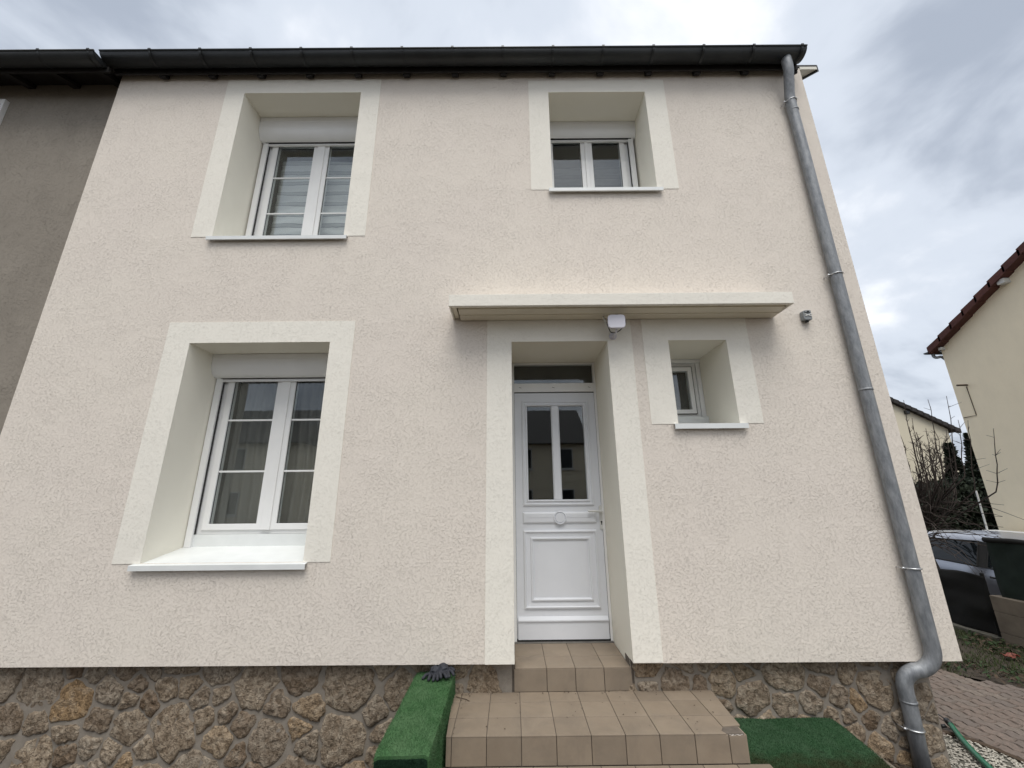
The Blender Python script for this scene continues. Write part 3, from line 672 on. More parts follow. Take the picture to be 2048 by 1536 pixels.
# ---- downpipe
DPX, DPY, DPR = 3.208, -0.064, 0.0505
path = [(3.185, -0.165, 6.52), (3.185, -0.165, 6.44)] + bend((3.185, -0.165, 6.44), (3.187, -0.165, 6.35), (3.20, DPY, 6.08), 0.07) + bend((3.187, -0.165, 6.35), (3.20, DPY, 6.03), (DPX, DPY, 5.8), 0.09) + [(DPX, DPY, 5.2), (DPX, DPY, 3.0), (DPX - 0.003, DPY, 1.2)]
path += bend((DPX - 0.004, DPY, 1.2), (DPX - 0.006, DPY, 0.455), (3.03, 0.004, 0.375), 0.12, 10) + bend((DPX - 0.006, DPY, 0.455), (2.985, 0.012, 0.37), (2.99, 0.012, -0.1), 0.10, 10) + [(2.988, 0.012, 0.1), (2.975, 0.012, GZ)]
dp = build('downpipe', tube(path, DPR, 20), 'galvanised', house, smooth=True, label='galvanised round downpipe')
for (x, y, z) in ((DPX, DPY, 5.99), (DPX, DPY, 3.78), (DPX, DPY, 1.13), (2.985, 0.012, 0.02)):
    ringp = tube([(x + (DPR + 0.004) * math.cos(2 * math.pi * k / 24), y + (DPR + 0.004) * math.sin(2 * math.pi * k / 24), z) for k in range(25)], 0.0065, 8)
    lug = tube([(x - DPR - 0.006, y, z), (x - DPR - 0.030, y, z)], 0.010, 10); lug2 = tube([(x + DPR + 0.004, y, z), (x + DPR + 0.016, y, z)], 0.008, 8)
    build('clamp', join(ringp, lug, lug2, tube([(x - DPR - 0.02, y, z), (x - DPR - 0.02, y + 0.08, z)], 0.004, 6)), 'steel', dp, smooth=True)
for (p0, p1) in (((DPX, DPY, 5.86), (DPX, DPY, 5.845)), ((DPX, DPY, 2.62), (DPX, DPY, 2.60)), ((2.9895, 0.012, 0.20), (2.9895, 0.012, 0.185))):
    build('sleeve', tube([p0, p1], DPR + 0.003, 20), 'galvanised', dp, smooth=True)

# ---- awning housing over the door
aw = empty('awning', (1.0, -0.15, 3.365), parent=house); aw['label'] = 'cream boxed-in awning above the front door'
ax0, ax1 = -0.553, 2.556
build('housing', join(box(ax0, ax1, -0.295, -0.255, 3.362, 3.476), box(ax0, ax1, -0.2545, -0.005, 3.440, 3.476), box(ax0, ax0 + 0.018, -0.2545, -0.005, 3.362, 3.4395), box(ax1 - 0.018, ax1, -0.2545, -0.005, 3.362, 3.4395)), 'render_cream', aw, bevel=0.003)
cpoly = [(-0.246, 3.43), (-0.246, 3.385), (-0.236, 3.380), (-0.228, 3.392), (-0.210, 3.392), (-0.206, 3.372), (-0.130, 3.358), (-0.122, 3.364), (-0.112, 3.364), (-0.106, 3.356), (-0.02, 3.350), (-0.008, 3.352), (-0.008, 3.43)]
build('cassette', prism(cpoly, 'x', ax0 + 0.075, ax1 - 0.022), 'awning_metal', aw)
build('end_bracket', box(ax0 + 0.0185, ax0 + 0.060, -0.235, -0.008, 3.375, 3.43), 'awning_metal', aw, bevel=0.003)

# ================================================================== ENTRANCE STEPS (tiles one by one)
st = empty('entrance_steps', (0.5, -0.2, GZ), 'brown tiled entrance steps with a broken corner tile', 'steps')
TT = 0.009
build('step_core', join(box(-0.045, 0.0115, YP + 0.014, YP + 0.14, 0.20, 0.462), box(0.9205, 0.972, YP + 0.014, YP + 0.14, 0.20, 0.462), box(-0.42, 1.468, -0.482, YP + 0.01, GZ - 0.05, 0.252 - TT + 0.003), box(0.012, 0.920, YP + 0.008, 0.66, GZ, 0.413 - TT + 0.003), box(-0.52, 1.60, -1.25, -0.483, GZ - 0.05, 0.092 - TT + 0.003)), 'grout', st)
def tile(poly, z, up=True):
    build('tile', prism(poly, 'z', z - TT, z), 'floor_tile', st, bevel=0.0018, seg=2)
def rtile(x0, x1, y, z0, z1):
    build('tile', box(x0, x1, y, y + TT, z0, z1), 'floor_tile', st, bevel=0.0018, seg=2)
G = 0.0022
# top landing
jx = [0.010, 0.258, 0.484, 0.710, 0.922]; jy = [0.076, 0.306, 0.600]
for i in range(4):
    for j in range(2):
        tile([(jx[i] + G, jy[j] + G), (jx[i + 1] - G, jy[j] + G), (jx[i + 1] - G, jy[j + 1] - G), (jx[i] + G, jy[j + 1] - G)], 0.413)
jr = [0.002, 0.260, 0.485, 0.710, 0.928]
for i in range(4): rtile(jr[i] + G, jr[i + 1] - G, 0.0775, 0.2535, 0.4035)
# lower landing
jx = [-0.435, -0.399, -0.177, 0.045, 0.268, 0.490, 0.708, 0.926, 1.149, 1.366, 1.478]; jy = [-0.494, -0.278, -0.071, 0.080]
def ex(x, y):
    s = (y + 0.5) / 0.55
    if x == jx[0]: return x - 0.036 * s
    if x == jx[-1]: return x + 0.054 * s
    return x
for i in range(10):
    for j in range(3):
        a, b = jx[i], jx[i + 1]
        y0, y1 = jy[j] + G, jy[j + 1] - G
        if i == 9 and j == 0:      # the broken corner: only a strip is left behind the gap
            tile([(a + G, -0.412), (ex(b, y1) - 0.01, -0.400), (ex(b, y1), y1), (a + G, y1)], 0.252); continue
        if i == 8 and j == 0:
            tile([(a + G, y0), (b - G - 0.012, y0), (b - G - 0.028, -0.46), (b - G, -0.42), (b - G, y1), (a + G, y1)], 0.252); continue
        tile([(ex(a, y0) + G, y0), (ex(b, y0) - G, y0), (ex(b, y1) - G, y1), (ex(a, y1) + G, y1)], 0.252)
for i in range(10): rtile(jx[i] + G, jx[i + 1] - G + (0.004 if i == 9 else 0), -0.491, 0.0935, 0.2425 if i < 9 else 0.238)
for j in range(3): build('tile', prism([(jy[j] + G, 0.0935), (jy[j + 1] - G, 0.0935), (jy[j + 1] - G, 0.2425), (jy[j] + G, 0.2425)], 'x', 1.470, 1.479), 'floor_tile', st, bevel=0.0018)
mv, mf = [], []
for j in range(9):
    for i in range(13):
        x = 1.358 + 0.120 * i / 12; y = -0.488 + 0.078 * j / 8
        mv.append((x, y, 0.2405 + 0.006 * noise.noise((x * 60, y * 60, 1)) + 0.004 * noise.noise((x * 140, y * 140, 3))))
for j in range(8):
    for i in range(12): a = j * 13 + i; mf.append((a, a + 1, a + 14, a + 13))
build('exposed_mortar', (mv, mf), 'mortar_white', st)
# bottom step, only its back rows show
for i in range(10):
    a, b = -0.52 + 0.212 * i, -0.52 + 0.212 * (i + 1)
    for (y0, y1) in ((-0.70, -0.4935), (-0.91, -0.70), (-1.12, -0.91)):
        tile([(a + G, y0 + G), (b - G, y0 + G), (b - G, y1 - G), (a + G, y1 - G)], 0.092)

# specks of dirt, bits of leaf and a twig lying on the steps
rs = random.Random(77); gs = []
def bit(x, y, z, sz):
    a = rs.uniform(0, 6.28); c_, s_ = math.cos(a), math.sin(a); q = [(-1, -0.4), (0.2, -0.6), (1, 0.1), (0, 0.6)]
    return [(x + sz * (u * c_ - v * s_), y + sz * (u * s_ + v * c_), z + rs.uniform(0.001, 0.004)) for u, v in q], [(0, 1, 2, 3)]
for k in range(70):
    x = rs.choice((rs.uniform(-0.44, 1.45), rs.gauss(-0.40, 0.04), rs.uniform(-0.4, 1.45))); y = rs.choice((rs.uniform(-0.47, 0.06), rs.gauss(0.05, 0.02)))
    if y < 0.07 and x > -0.45: gs.append(bit(x, y, 0.253, rs.uniform(0.003, 0.009)))
gs.append(tube([(-0.44, 0.01, 0.256), (-0.40, -0.02, 0.260), (-0.36, -0.03, 0.256), (-0.33, -0.06, 0.257)], 0.0022, 5))
build('step_debris', join(*gs), 'dead_leaf', label='specks of dirt and leaf scattered on the tiled steps', cat='debris', kind='stuff')

# ================================================================== ARTIFICIAL GRASS BLOCK, MAT, GLOVES
def rough_box(x0, x1, y0, y1, z0, z1, nx, ny, nz, round_=0.02, amp=0.004, drop=None, faces='tlrf'):
    V, F = [], []
    def P_(x, y, z):
        # round the upper edges and wobble
        dx = min(x - x0, x1 - x); dyf = y - y0; dzt = z1 - z
        for d in (dx, dyf):
            if d < round_ and dzt < round_: z -= 0.5 * (round_ - d) * (1 - dzt / round_)
        w = amp * noise.noise((x * 9, y * 9, z * 9)); return (x + w * 0.7, y + w * 0.4, z + amp * noise.noise((x * 7 + 4, y * 7, z * 7)))
    def grid(fn, a, b):
        k = len(V)
        for j in range(b + 1):
            for i in range(a + 1): V.append(P_(*fn(i / a, j / b)))
        for j in range(b):
            for i in range(a): q = k + j * (a + 1) + i; F.append((q, q + 1, q + a + 2, q + a + 1))
    L = lambda a, b, t: a + (b - a) * t
    if 't' in faces: grid(lambda s, t: (L(x0, x1, s), L(y0, y1, t), z1), nx, ny)
    if 'f' in faces: grid(lambda s, t: (L(x0, x1, s), y0, L(z0, z1, t)), nx, nz)
    if 'l' in faces: grid(lambda s, t: (x0, L(y1, y0, s), L(z0, z1, t)), ny, nz)
    if 'r' in faces: grid(lambda s, t: (x1, L(y0, y1, s), L(z0, z1, t)), ny, nz)
    return V, F
def fuzz(geo, count, ln, wd, seed, curl=0.6, keep=None):
    rs = random.Random(seed); V0, F0 = geo; tris = []; ar = []
    for f in F0:
        for k in range(1, len(f) - 1):
            a, b, c = Vector(V0[f[0]]), Vector(V0[f[k]]), Vector(V0[f[k + 1]]); n = (b - a).cross(c - a); A = n.length
            if A > 0: tris.append((a, b, c, n.normalized())); ar.append(A)
    V, F = [], []
    for (a, b, c, n) in rs.choices(tris, weights=ar, k=count):
        u, v = rs.random(), rs.random()
        if u + v > 1: u, v = 1 - u, 1 - v
        p = a + (b - a) * u + (c - a) * v
        if keep and not keep(p): continue
        d = (n + Vector((rs.gauss(0, curl), rs.gauss(0, curl), rs.gauss(0, curl)))).normalized() * ln * rs.uniform(0.5, 1.2)
        w = d.cross(Vector((rs.gauss(0, 1), rs.gauss(0, 1), rs.gauss(0, 1)))).normalized() * wd
        k = len(V); V += [tuple(p - w - n * 0.001), tuple(p + w - n * 0.001), tuple(p + d)]; F.append((k, k + 1, k + 2))
    return V, F
gb = empty('grass_covered_block', (-0.61, -0.42, GZ), 'low wall beside the steps wrapped in green artificial grass', 'low wall')
bx0, bx1, by0, by1, bz = -0.757, -0.458, -0.925, YP - 0.004, 0.398
g1 = rough_box(bx0, bx1, by0, by1, GZ, bz, 12, 34, 18, 0.025, 0.006)
gtop = build('turf_cover', g1, 'turf_block', gb, smooth=True)
build('pile', fuzz(rough_box(bx0, bx1, by0, by1, GZ, bz, 12, 34, 18, 0.025, 0.006, faces='tlr'), 60000, 0.013, 0.0012, 3, 0.75), 'turf_block', gtop, kind='stuff')
gf = rough_box(bx0 + 0.004, bx1 - 0.006, by0 - 0.012, by0 + 0.1, GZ, bz - 0.012, 12, 3, 16, 0.02, 0.005, faces='f')
fp = build('front_turf', gf, 'turf_dark', gb, smooth=True, label='darker grass piece on the front end')
build('pile', fuzz(gf, 16000, 0.013, 0.0012, 4, 0.75), 'turf_dark', fp, kind='stuff')

mt_ = empty('artificial_grass_mat', (2.0, -0.2, GZ), 'flat dark green artificial grass mat at the foot of the stone plinth', 'mat')
build('slab', box(1.484, 2.40, -1.3, YP - 0.006, GZ - 0.05, 0.058), 'concrete', mt_, bevel=0.01)
mgv, mgf = [], []
for j in range(41):
    for i in range(31):
        y = -1.0 + (YP - 0.01 + 1.0) * j / 40; xr = 2.44 + 0.10 * min(0, y - 0.05) + 0.010 * noise.noise((1, y * 5, 3)); x = 1.482 + (xr - 1.482) * i / 30
        mgv.append((x, y, 0.066 + 0.008 * noise.noise((x * 5, y * 5, 2)) - (0.02 if i == 30 else 0)))
for j in range(40):
    for i in range(30): a = j * 31 + i; mgf.append((a, a + 1, a + 32, a + 31))
tm = build('turf', (mgv, mgf), 'turf_mat', mt_, smooth=True)
build('pile', fuzz((mgv, mgf), 60000, 0.012, 0.0012, 9, 0.85), 'turf_mat', tm, kind='stuff')

def gloves():
    V, F = [], []
    def cap(path, r):
        nonlocal V, F
        g = tube(path, r, 8); k = len(V); V += g[0]; F += [tuple(i + k for i in f) for f in g[1]]
    z = bz + 0.012
    # two work gloves heaped together, fingers hanging forward
    for (ox, oy, oz, a, seed) in ((-0.60, 0.005, z, -1.75, 1), (-0.545, -0.005, z + 0.018, -1.05, 2)):
        rs = random.Random(seed); ca, sa = math.cos(a), math.sin(a)
        def T(u, v, w): return (ox + ca * u - sa * v, oy + sa * u + ca * v, oz + w)
        cap([T(-0.055, 0, 0.012), T(-0.02, 0, 0.020), T(0.02, 0.0, 0.024), T(0.05, 0, 0.014)], [0.026, 0.034, 0.040, 0.030])
        cap([T(-0.02, 0.022, 0.010), T(0.05, 0.03, 0.008)], [0.020, 0.018]); cap([T(-0.02, -0.022, 0.010), T(0.05, -0.03, 0.008)], [0.020, 0.018])
        for k, (v, L) in enumerate(((-0.036, 0.052), (-0.013, 0.068), (0.012, 0.070), (0.036, 0.058))):
            s = rs.uniform(-0.3, 0.3)
            cap([T(0.045, v, 0.012), T(0.045 + L * 0.5, v * 1.35 + 0.012 * s, 0.014), T(0.045 + L, v * 1.6 + 0.035 * s, 0.003 - 0.01 * abs(s)), T(0.052 + L, v * 1.6 + 0.04 * s, 0.0)], [0.0125, 0.0125, 0.0115, 0.006])
        cap([T(-0.01, 0.035, 0.01), T(0.02, 0.062, 0.016), T(0.05, 0.075, 0.008), T(0.057, 0.077, 0.006)], [0.014, 0.0135, 0.012, 0.006])
        cap([T(-0.065, 0, 0.022), T(-0.05, 0, 0.020)], [0.034, 0.032])
    o = build('work_gloves', (V, F), 'glove_fabric', smooth=True, label='pair of dark work gloves heaped on the grass-covered block', cat='gloves')
    r = o.modifiers.new('fuse', 'REMESH'); r.mode = 'VOXEL'; r.voxel_size = 0.0035; r.use_smooth_shade = True
    s = o.modifiers.new('soften', 'SMOOTH'); s.iterations = 2; s.factor = 0.4
gloves()

# ================================================================== SMALL THINGS ON THE WALL
def rsquare(cx, cz, w, h, r, n=6):
    out = []
    for (sx, sz, a0) in ((1, 1, 0), (-1, 1, 90), (-1, -1, 180), (1, -1, 270)):
        for i in range(n + 1):
            t = rad(a0 + 90 * i / n); out.append((cx + sx * (w / 2 - r) + r * math.cos(t), cz + sz * (h / 2 - r) + r * math.sin(t)))
    return out
fl = empty('wall_floodlight', (0.977, 0, 3.18), 'small white square floodlight on a bracket under the awning', 'floodlight')
def tilt(g, c, ax, ay):
    Rm = Matrix.Rotation(ax, 3, 'X') @ Matrix.Rotation(ay, 3, 'Z'); c = Vector(c)
    return [tuple(c + Rm @ (Vector(v) - c)) for v in g[0]], g[1]
fc = (0.968, -0.20, 3.240)
hd = build('head', tilt(join(prism(rsquare(fc[0], fc[2], 0.158, 0.128, 0.032), 'y', -0.212, -0.185)), fc, rad(4), rad(-3)), 'white_plastic', fl, bevel=0.006, seg=3)
build('back_housing', tilt(prism(rsquare(fc[0], fc[2], 0.135, 0.105, 0.03), 'y', -0.184, -0.15), fc, rad(4), rad(-3)), 'grey_plastic', fl, bevel=0.006)
build('bracket', join(tube([(0.975, -0.165, 3.19), (0.977, -0.13, 3.165), (0.977, -0.06, 3.168)], 0.009, 10), tube([(0.977, -0.07, 3.168), (0.977, -0.0, 3.170)], 0.016, 12), tube([(0.977, -0.012, 3.175), (0.977, -0.005, 3.175)], 0.036, 16)), 'white_plastic', fl, smooth=True)
build('cable', tube(smooth_path([(0.945, -0.02, 3.352), (0.99, -0.10, 3.345), (1.055, -0.13, 3.315), (1.075, -0.13, 3.27), (1.045, -0.135, 3.215), (0.985, -0.13, 3.165), (0.935, -0.12, 3.168), (0.915, -0.125, 3.20), (0.905, -0.09, 3.28), (0.90, -0.03, 3.34), (0.93, -0.02, 3.355)]), 0.0042, 7), 'black_plastic', fl, smooth=True)
build('conduit', tube([(0.876, -0.09, 3.345), (0.902, -0.10, 3.255)], 0.0068, 8), 'cable_white', fl, smooth=True)

jb = empty('junction_box', (2.850, 0, 3.305), 'small grey plastic junction box on the wall near the downpipe', 'junction box')
build('body', prism(rsquare(2.850, 3.358, 0.078, 0.098, 0.014), 'y', -0.052, -0.002), 'grey_plastic', jb, bevel=0.006)
build('cap', prism(rsquare(2.852, 3.395, 0.060, 0.022, 0.008), 'y', -0.060, -0.050), 'grey_plastic', jb, bevel=0.003)
build('eye', tube([(2.853, -0.0635, 3.392), (2.853, -0.052, 3.392)], 0.009, 12), 'gasket', jb)
build('rib', join(prism([(2.822, 3.352), (2.884, 3.375), (2.886, 3.368), (2.824, 3.345)], 'y', -0.058, -0.050), prism([(2.822, 3.372), (2.884, 3.350), (2.882, 3.343), (2.820, 3.365)], 'y', -0.0575, -0.050)), 'white_paint', jb)
build('cable_gland', tube([(2.848, -0.028, 3.312), (2.848, -0.028, 3.294)], 0.016, 12), 'black_plastic', jb, smooth=True)

# ================================================================== NEIGHBOUR (attached on the left)
NY = 0.14
nb = empty('neighbouring_house', (-8, NY, GZ), 'attached neighbouring house with dull grey-brown render on the left', 'house')
NWX1, NWZ1, NWX0, NWZ0 = -5.99, 6.325, -7.2, 4.9
def nwall():
    x0, x1, z0, z1 = -12.0, XL + 0.01, GZ, 6.75
    xs = [x0, NWX0, NWX1, x1]; zs = [z0, NWZ0, NWZ1, z1]; V = [(x, NY, z) for z in zs for x in xs]
    F = [(j * 4 + i, j * 4 + i + 1, j * 4 + i + 5, j * 4 + i + 4) for j in range(3) for i in range(3) if (i, j) != (1, 1)]
    return V, F
build('wall', nwall(), 'render_neighbour', nb)
nw = empty('window', (NWX0, NY, NWZ0), parent=nb)
build('frame', ring(NWX0, NWX1, NWZ0, NWZ1, 0.085, NY - 0.045, NY + 0.05), 'pvc_white', nw, bevel=0.004)
build('sash', ring(NWX0 + 0.09, NWX1 - 0.088, NWZ0 + 0.09, NWZ1 - 0.088, 0.05, NY - 0.0, NY + 0.05), 'rust_pipe', nw, bevel=0.004)
build('pane', box(NWX0 + 0.12, NWX1 - 0.12, NY + 0.03, NY + 0.036, NWZ0 + 0.12, NWZ1 - 0.12), 'window_glass', nw)
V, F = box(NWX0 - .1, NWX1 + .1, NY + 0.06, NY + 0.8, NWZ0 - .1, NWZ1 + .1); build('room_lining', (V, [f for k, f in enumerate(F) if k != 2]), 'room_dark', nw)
nr = build('roof', slab(-12.0, XL - 0.003, -0.12, rz(-0.12) + 0.0, 4, rz(4) + 0.0, 0.05), 'roof_slate', nb)
build('soffit', slab(-12, XL - 0.004, -0.11, 6.505, NY + 0.02, 6.60, 0.015), 'wood_dark', nr)
build('fascia', slab(-12, XL - 0.004, -0.13, 6.43, -0.112, 6.43, 0.15), 'wood_dark', nr)
for k in range(10):
    x = -4.70 - 0.545 * k
    build('rafter', slab(x - 0.04, x + 0.04, -0.111, 6.44, NY + 0.01, 6.535, 0.085), 'wood_dark', nr)
gutter(nb, -12.0, -4.60, -0.205, 6.525, 0.088, [-4.66 - 0.555 * k for k in range(10)])

# ================================================================== YARD ON THE RIGHT
drv = tagit(build('driveway', ([(3.258, 0.30, GZ - 0.02), (3.60, 0.62, GZ - 0.02), (3.86, 0.47, GZ - 0.02), (4.4, -2.5, GZ - 0.02), (7.0, -2.5, GZ - 0.02), (5.75, 0.9, GZ - 0.02), (4.98, 1.76, GZ - 0.02), (4.2, 2.8, GZ - 0.02), (3.258, 3.6, GZ - 0.02)], [tuple(range(9))]), 'earth'), kind='structure')
def inside(poly, x, y):
    c = False; j = len(poly) - 1
    for i in range(len(poly)):
        if (poly[i][1] > y) != (poly[j][1] > y) and x < (poly[j][0] - poly[i][0]) * (y - poly[i][1]) / (poly[j][1] - poly[i][1]) + poly[i][0]: c = not c
        j = i
    return c
DP = [(3.262, 0.40), (3.70, 0.66), (3.90, 0.40), (4.05, 0.0), (4.5, -1.0), (6.3, -1.0), (5.75, 0.9), (5.05, 1.72), (4.3, 2.7), (3.262, 3.5)]
# zig-zag interlocking pavers
def paver_mesh():
    L, W_ = 0.222, 0.111; a = 0.017; pts = []
    wv = [(-L / 2, 0), (-3 * L / 8, a), (-L / 8, -a), (L / 8, a), (3 * L / 8, -a), (L / 2, 0)]
    top = [(x, W_ / 2 + d_) for x, d_ in wv]
    right = [(L / 2 + 0.010, 0.0)]
    bot = [(x, -W_ / 2 + d_) for x, d_ in wv[::-1]]
    left = [(-L / 2 + 0.010, 0.0)]
    o = top + right + bot + left; n = len(o)
    V = [(x * 0.965, y * 0.92, -0.03) for x, y in o] + [(x * 0.965, y * 0.92, -0.010) for x, y in o] + [(x * 0.92, y * 0.80, 0) for x, y in o]
    F = [(i, (i + 1) % n, n + (i + 1) % n, n + i) for i in range(n)] + [(n + i, n + (i + 1) % n, 2 * n + (i + 1) % n, 2 * n + i) for i in range(n)] + [tuple(range(2 * n, 3 * n))]
    return V, [f[::-1] for f in F]
proto = None; pang = rad(-75); rest = []; cand = []
for r in range(-40, 50):
    for c in range(-24, 26):
        u = (c + (0.5 if r % 2 else 0)) * 0.222; v = r * 0.111
        x = 4.4 + math.cos(pang) * u - math.sin(pang) * v; y = 1.0 + math.sin(pang) * u + math.cos(pang) * v
        if inside(DP, x, y): cand.append((x, y))
cand.sort(key=lambda p: (0 if p[1] > 0.1 else 1, p[0] ** 2 + (p[1] + 3.5) ** 2))
for k, (x, y) in enumerate(cand):
    org = (x, y, GZ + random.uniform(-0.003, 0.003)); rot = (random.uniform(-.015, .015), random.uniform(-.015, .015), pang + random.uniform(-.01, .01))
    if proto is None:
        V, F = paver_mesh(); proto = build('paver', ([(a + x, b + y, c_ + GZ) for a, b, c_ in V], F), 'paver', drv, org=(x, y, GZ)); proto.rotation_euler = rot
    elif k < 300: copy_mesh(proto, 'paver', org, drv, rot)
    else: rest.append((org, rot))
if rest:
    V0, F0 = paver_mesh(); gs = []
    for org, rot in rest:
        Rm = Matrix.Rotation(rot[2], 3, 'Z'); gs.append(([tuple(Vector(org) + Rm @ Vector(v)) for v in V0], F0))
    build('paver_field', join(*gs), 'paver', drv, kind='stuff')

# gravel by the plinth corner
def rock(rs, p, s):
    V = []; a = rs.uniform(0, 6.28)
    for (x, y, z) in ((1, 0, 0), (0, 1, 0), (-1, 0, 0), (0, -1, 0), (0.1, 0.1, 0.7), (0, 0, -0.7)):
        k = s * rs.uniform(0.65, 1.25); xr = x * math.cos(a) - y * math.sin(a); yr = x * math.sin(a) + y * math.cos(a); V.append((p[0] + xr * k, p[1] + yr * k * 0.8, p[2] + z * k * 0.8))
    return V, [(0, 1, 4), (1, 2, 4), (2, 3, 4), (3, 0, 4), (1, 0, 5), (2, 1, 5), (3, 2, 5), (0, 3, 5)]
rs = random.Random(8); gs = []
GP = [(3.26, -1.2), (3.26, 0.42), (3.45, 0.52), (3.70, 0.62), (3.86, 0.44), (4.02, 0.0), (4.45, -1.2)]
while len(gs) < 5200:
    x, y = rs.uniform(3.2, 4.5), rs.uniform(-1.2, 0.7)
    if inside(GP, x, y): gs.append(rock(rs, (x, y, GZ - 0.012 + rs.uniform(0, 0.012)), rs.uniform(0.006, 0.015)))
build('gravel_bed', ([(x, y, GZ - 0.016) for x, y in GP], [tuple(range(len(GP)))[::-1]]), 'concrete_kerb', kind='structure')
build('gravel', join(*gs), 'gravel_stone', label='pale gravel strip beside the stone plinth corner', cat='gravel', kind='stuff')
# kerb between gravel and pavers
build('kerb', join(tube(smooth_path([(3.72, 0.655, GZ - 0.01), (3.88, 0.44, GZ - 0.008), (4.03, 0.0, GZ - 0.01), (4.47, -1.0, GZ - 0.01)]), 0.022, 6)), 'rust_pipe', kind='structure')

ho = empty('garden_hose', (3.72, 0.42, GZ), 'green garden hose lying on the gravel by the downpipe', 'hose')
hp = smooth_path([(3.82, 0.61, GZ + 0.05), (3.70, 0.40, GZ + 0.032), (3.58, 0.16, GZ + 0.026), (3.47, -0.12, GZ + 0.022), (3.38, -0.5, GZ + 0.022)])
build('tube', tube(hp, 0.021, 14), 'hose_green', ho, smooth=True)
build('fitting', join(tube([(3.826, 0.62, GZ + 0.050), (3.845, 0.665, GZ + 0.058)], 0.024, 12), tube([(3.80, 0.64, GZ + 0.03), (3.765, 0.655, GZ + 0.02)], 0.014, 8)), 'black_plastic', ho, smooth=True)
build('cord', tube(smooth_path([(3.845, 0.66, GZ + 0.06), (3.79, 0.72, GZ + 0.10), (3.70, 0.80, GZ + 0.10), (3.60, 0.92, GZ + 0.06)]), 0.005, 6), 'black_plastic', ho, smooth=True)

# dry leaves and soil below the plinth, between mat and downpipe
def leaf(rs, p, s, up=0.6):
    a = rs.uniform(0, 6.28); n = Vector((rs.gauss(0, up), rs.gauss(0, up), 1)).normalized(); t = n.orthogonal().normalized(); t = (Matrix.Rotation(a, 3, n) @ t); b = n.cross(t); p = Vector(p)
    q = [p - t * s, p + b * s * 0.45 + n * s * 0.2, p + t * s, p - b * s * 0.45 + n * s * 0.2]
    return [tuple(v) for v in q], [(0, 1, 2), (0, 2, 3)]
rs = random.Random(21); gs = []
for k in range(900):
    x = rs.uniform(2.40, 3.25); y = rs.uniform(-0.9, YP - 0.01); gs.append(leaf(rs, (x, y, GZ + 0.02 + max(0, 0.16 - 0.25 * (x - 2.40)) + rs.uniform(0, 0.03)), rs.uniform(0.012, 0.032)))
build('soil_heap', ([(2.38, -1.2, GZ + 0.16), (3.26, -1.2, GZ), (3.26, YP, GZ), (2.38, YP, GZ + 0.16)], [(0, 1, 2, 3)]), 'earth', kind='structure')
build('dry_leaves', join(*gs), 'dead_leaf', label='dry brown leaves heaped at the foot of the downpipe', cat='leaves', kind='stuff')
# lawn strip between paving and fence
LP = [(3.4, 3.45), (4.3, 2.72), (5.05, 1.74), (5.78, 0.9), (6.3, -0.9), (6.72, -0.9), (6.72, 6.0), (3.4, 6.0)]
build('lawn_soil', ([(x, y, GZ - 0.006) for x, y in LP], [tuple(range(len(LP)))]), 'earth', kind='structure')
rs = random.Random(31); V, F = [], []
while len(F) < 26000:
    x, y = rs.uniform(3.4, 6.72), rs.uniform(-0.9, 6.0)
    if not inside(LP, x, y) or noise.noise((x * 1.6, y * 1.6, 5)) < -0.25 + rs.uniform(-.2, .2): continue
    h = rs.uniform(0.02, 0.06); a = rs.uniform(0, 6.28); w = 0.004; k = len(V)
    V += [(x - w * math.cos(a), y - w * math.sin(a), GZ - 0.008), (x + w * math.cos(a), y + w * math.sin(a), GZ - 0.008), (x + rs.gauss(0, h * .5), y + rs.gauss(0, h * .5), GZ + h)]; F.append((k, k + 1, k + 2))
build('grass', (V, F), 'blade_lawn', label='rough winter grass between paving and fence', cat='grass', kind='stuff')
gs = []
for k in range(3800):
    x, y = rs.uniform(4.4, 6.7), rs.uniform(0.6, 5.0)
    if inside(LP, x, y) and noise.noise((x * 1.6, y * 1.6, 9)) > -0.1: gs.append(leaf(rs, (x, y, GZ + rs.uniform(0.01, 0.05)), rs.uniform(0.018, 0.045), 0.5))
build('ground_cover', join(*gs[::2]), 'leaf_clover', label='low leafy weeds in front of the dark fence', cat='weeds', kind='stuff')
build('fallen_leaves', join(*gs[1::2]), 'dead_leaf', label='fallen brown leaves among the weeds by the fence', cat='leaves', kind='stuff')
gv, gf = [], []; rs = random.Random(3)
for j in range(7):
    for i in range(9):
        x = 6.06 + 0.15 * i / 8; y = 2.03 + 0.09 * j / 6; gv.append((x + rs.gauss(0, .008), y + rs.gauss(0, .008), GZ + 0.030 + 0.06 * abs(noise.noise((x * 14, y * 14, 1))) + rs.uniform(0, .012)))
for j in range(6):
    for i in range(8): a = j * 9 + i; gf.append((a, a + 1, a + 10, a + 9))
o = build('litter', (gv, gf), 'litter_red', label='crumpled red-orange litter on the grass below the concrete wall', cat='litter')
o.modifiers.new('thickness', 'SOLIDIFY').thickness = 0.003

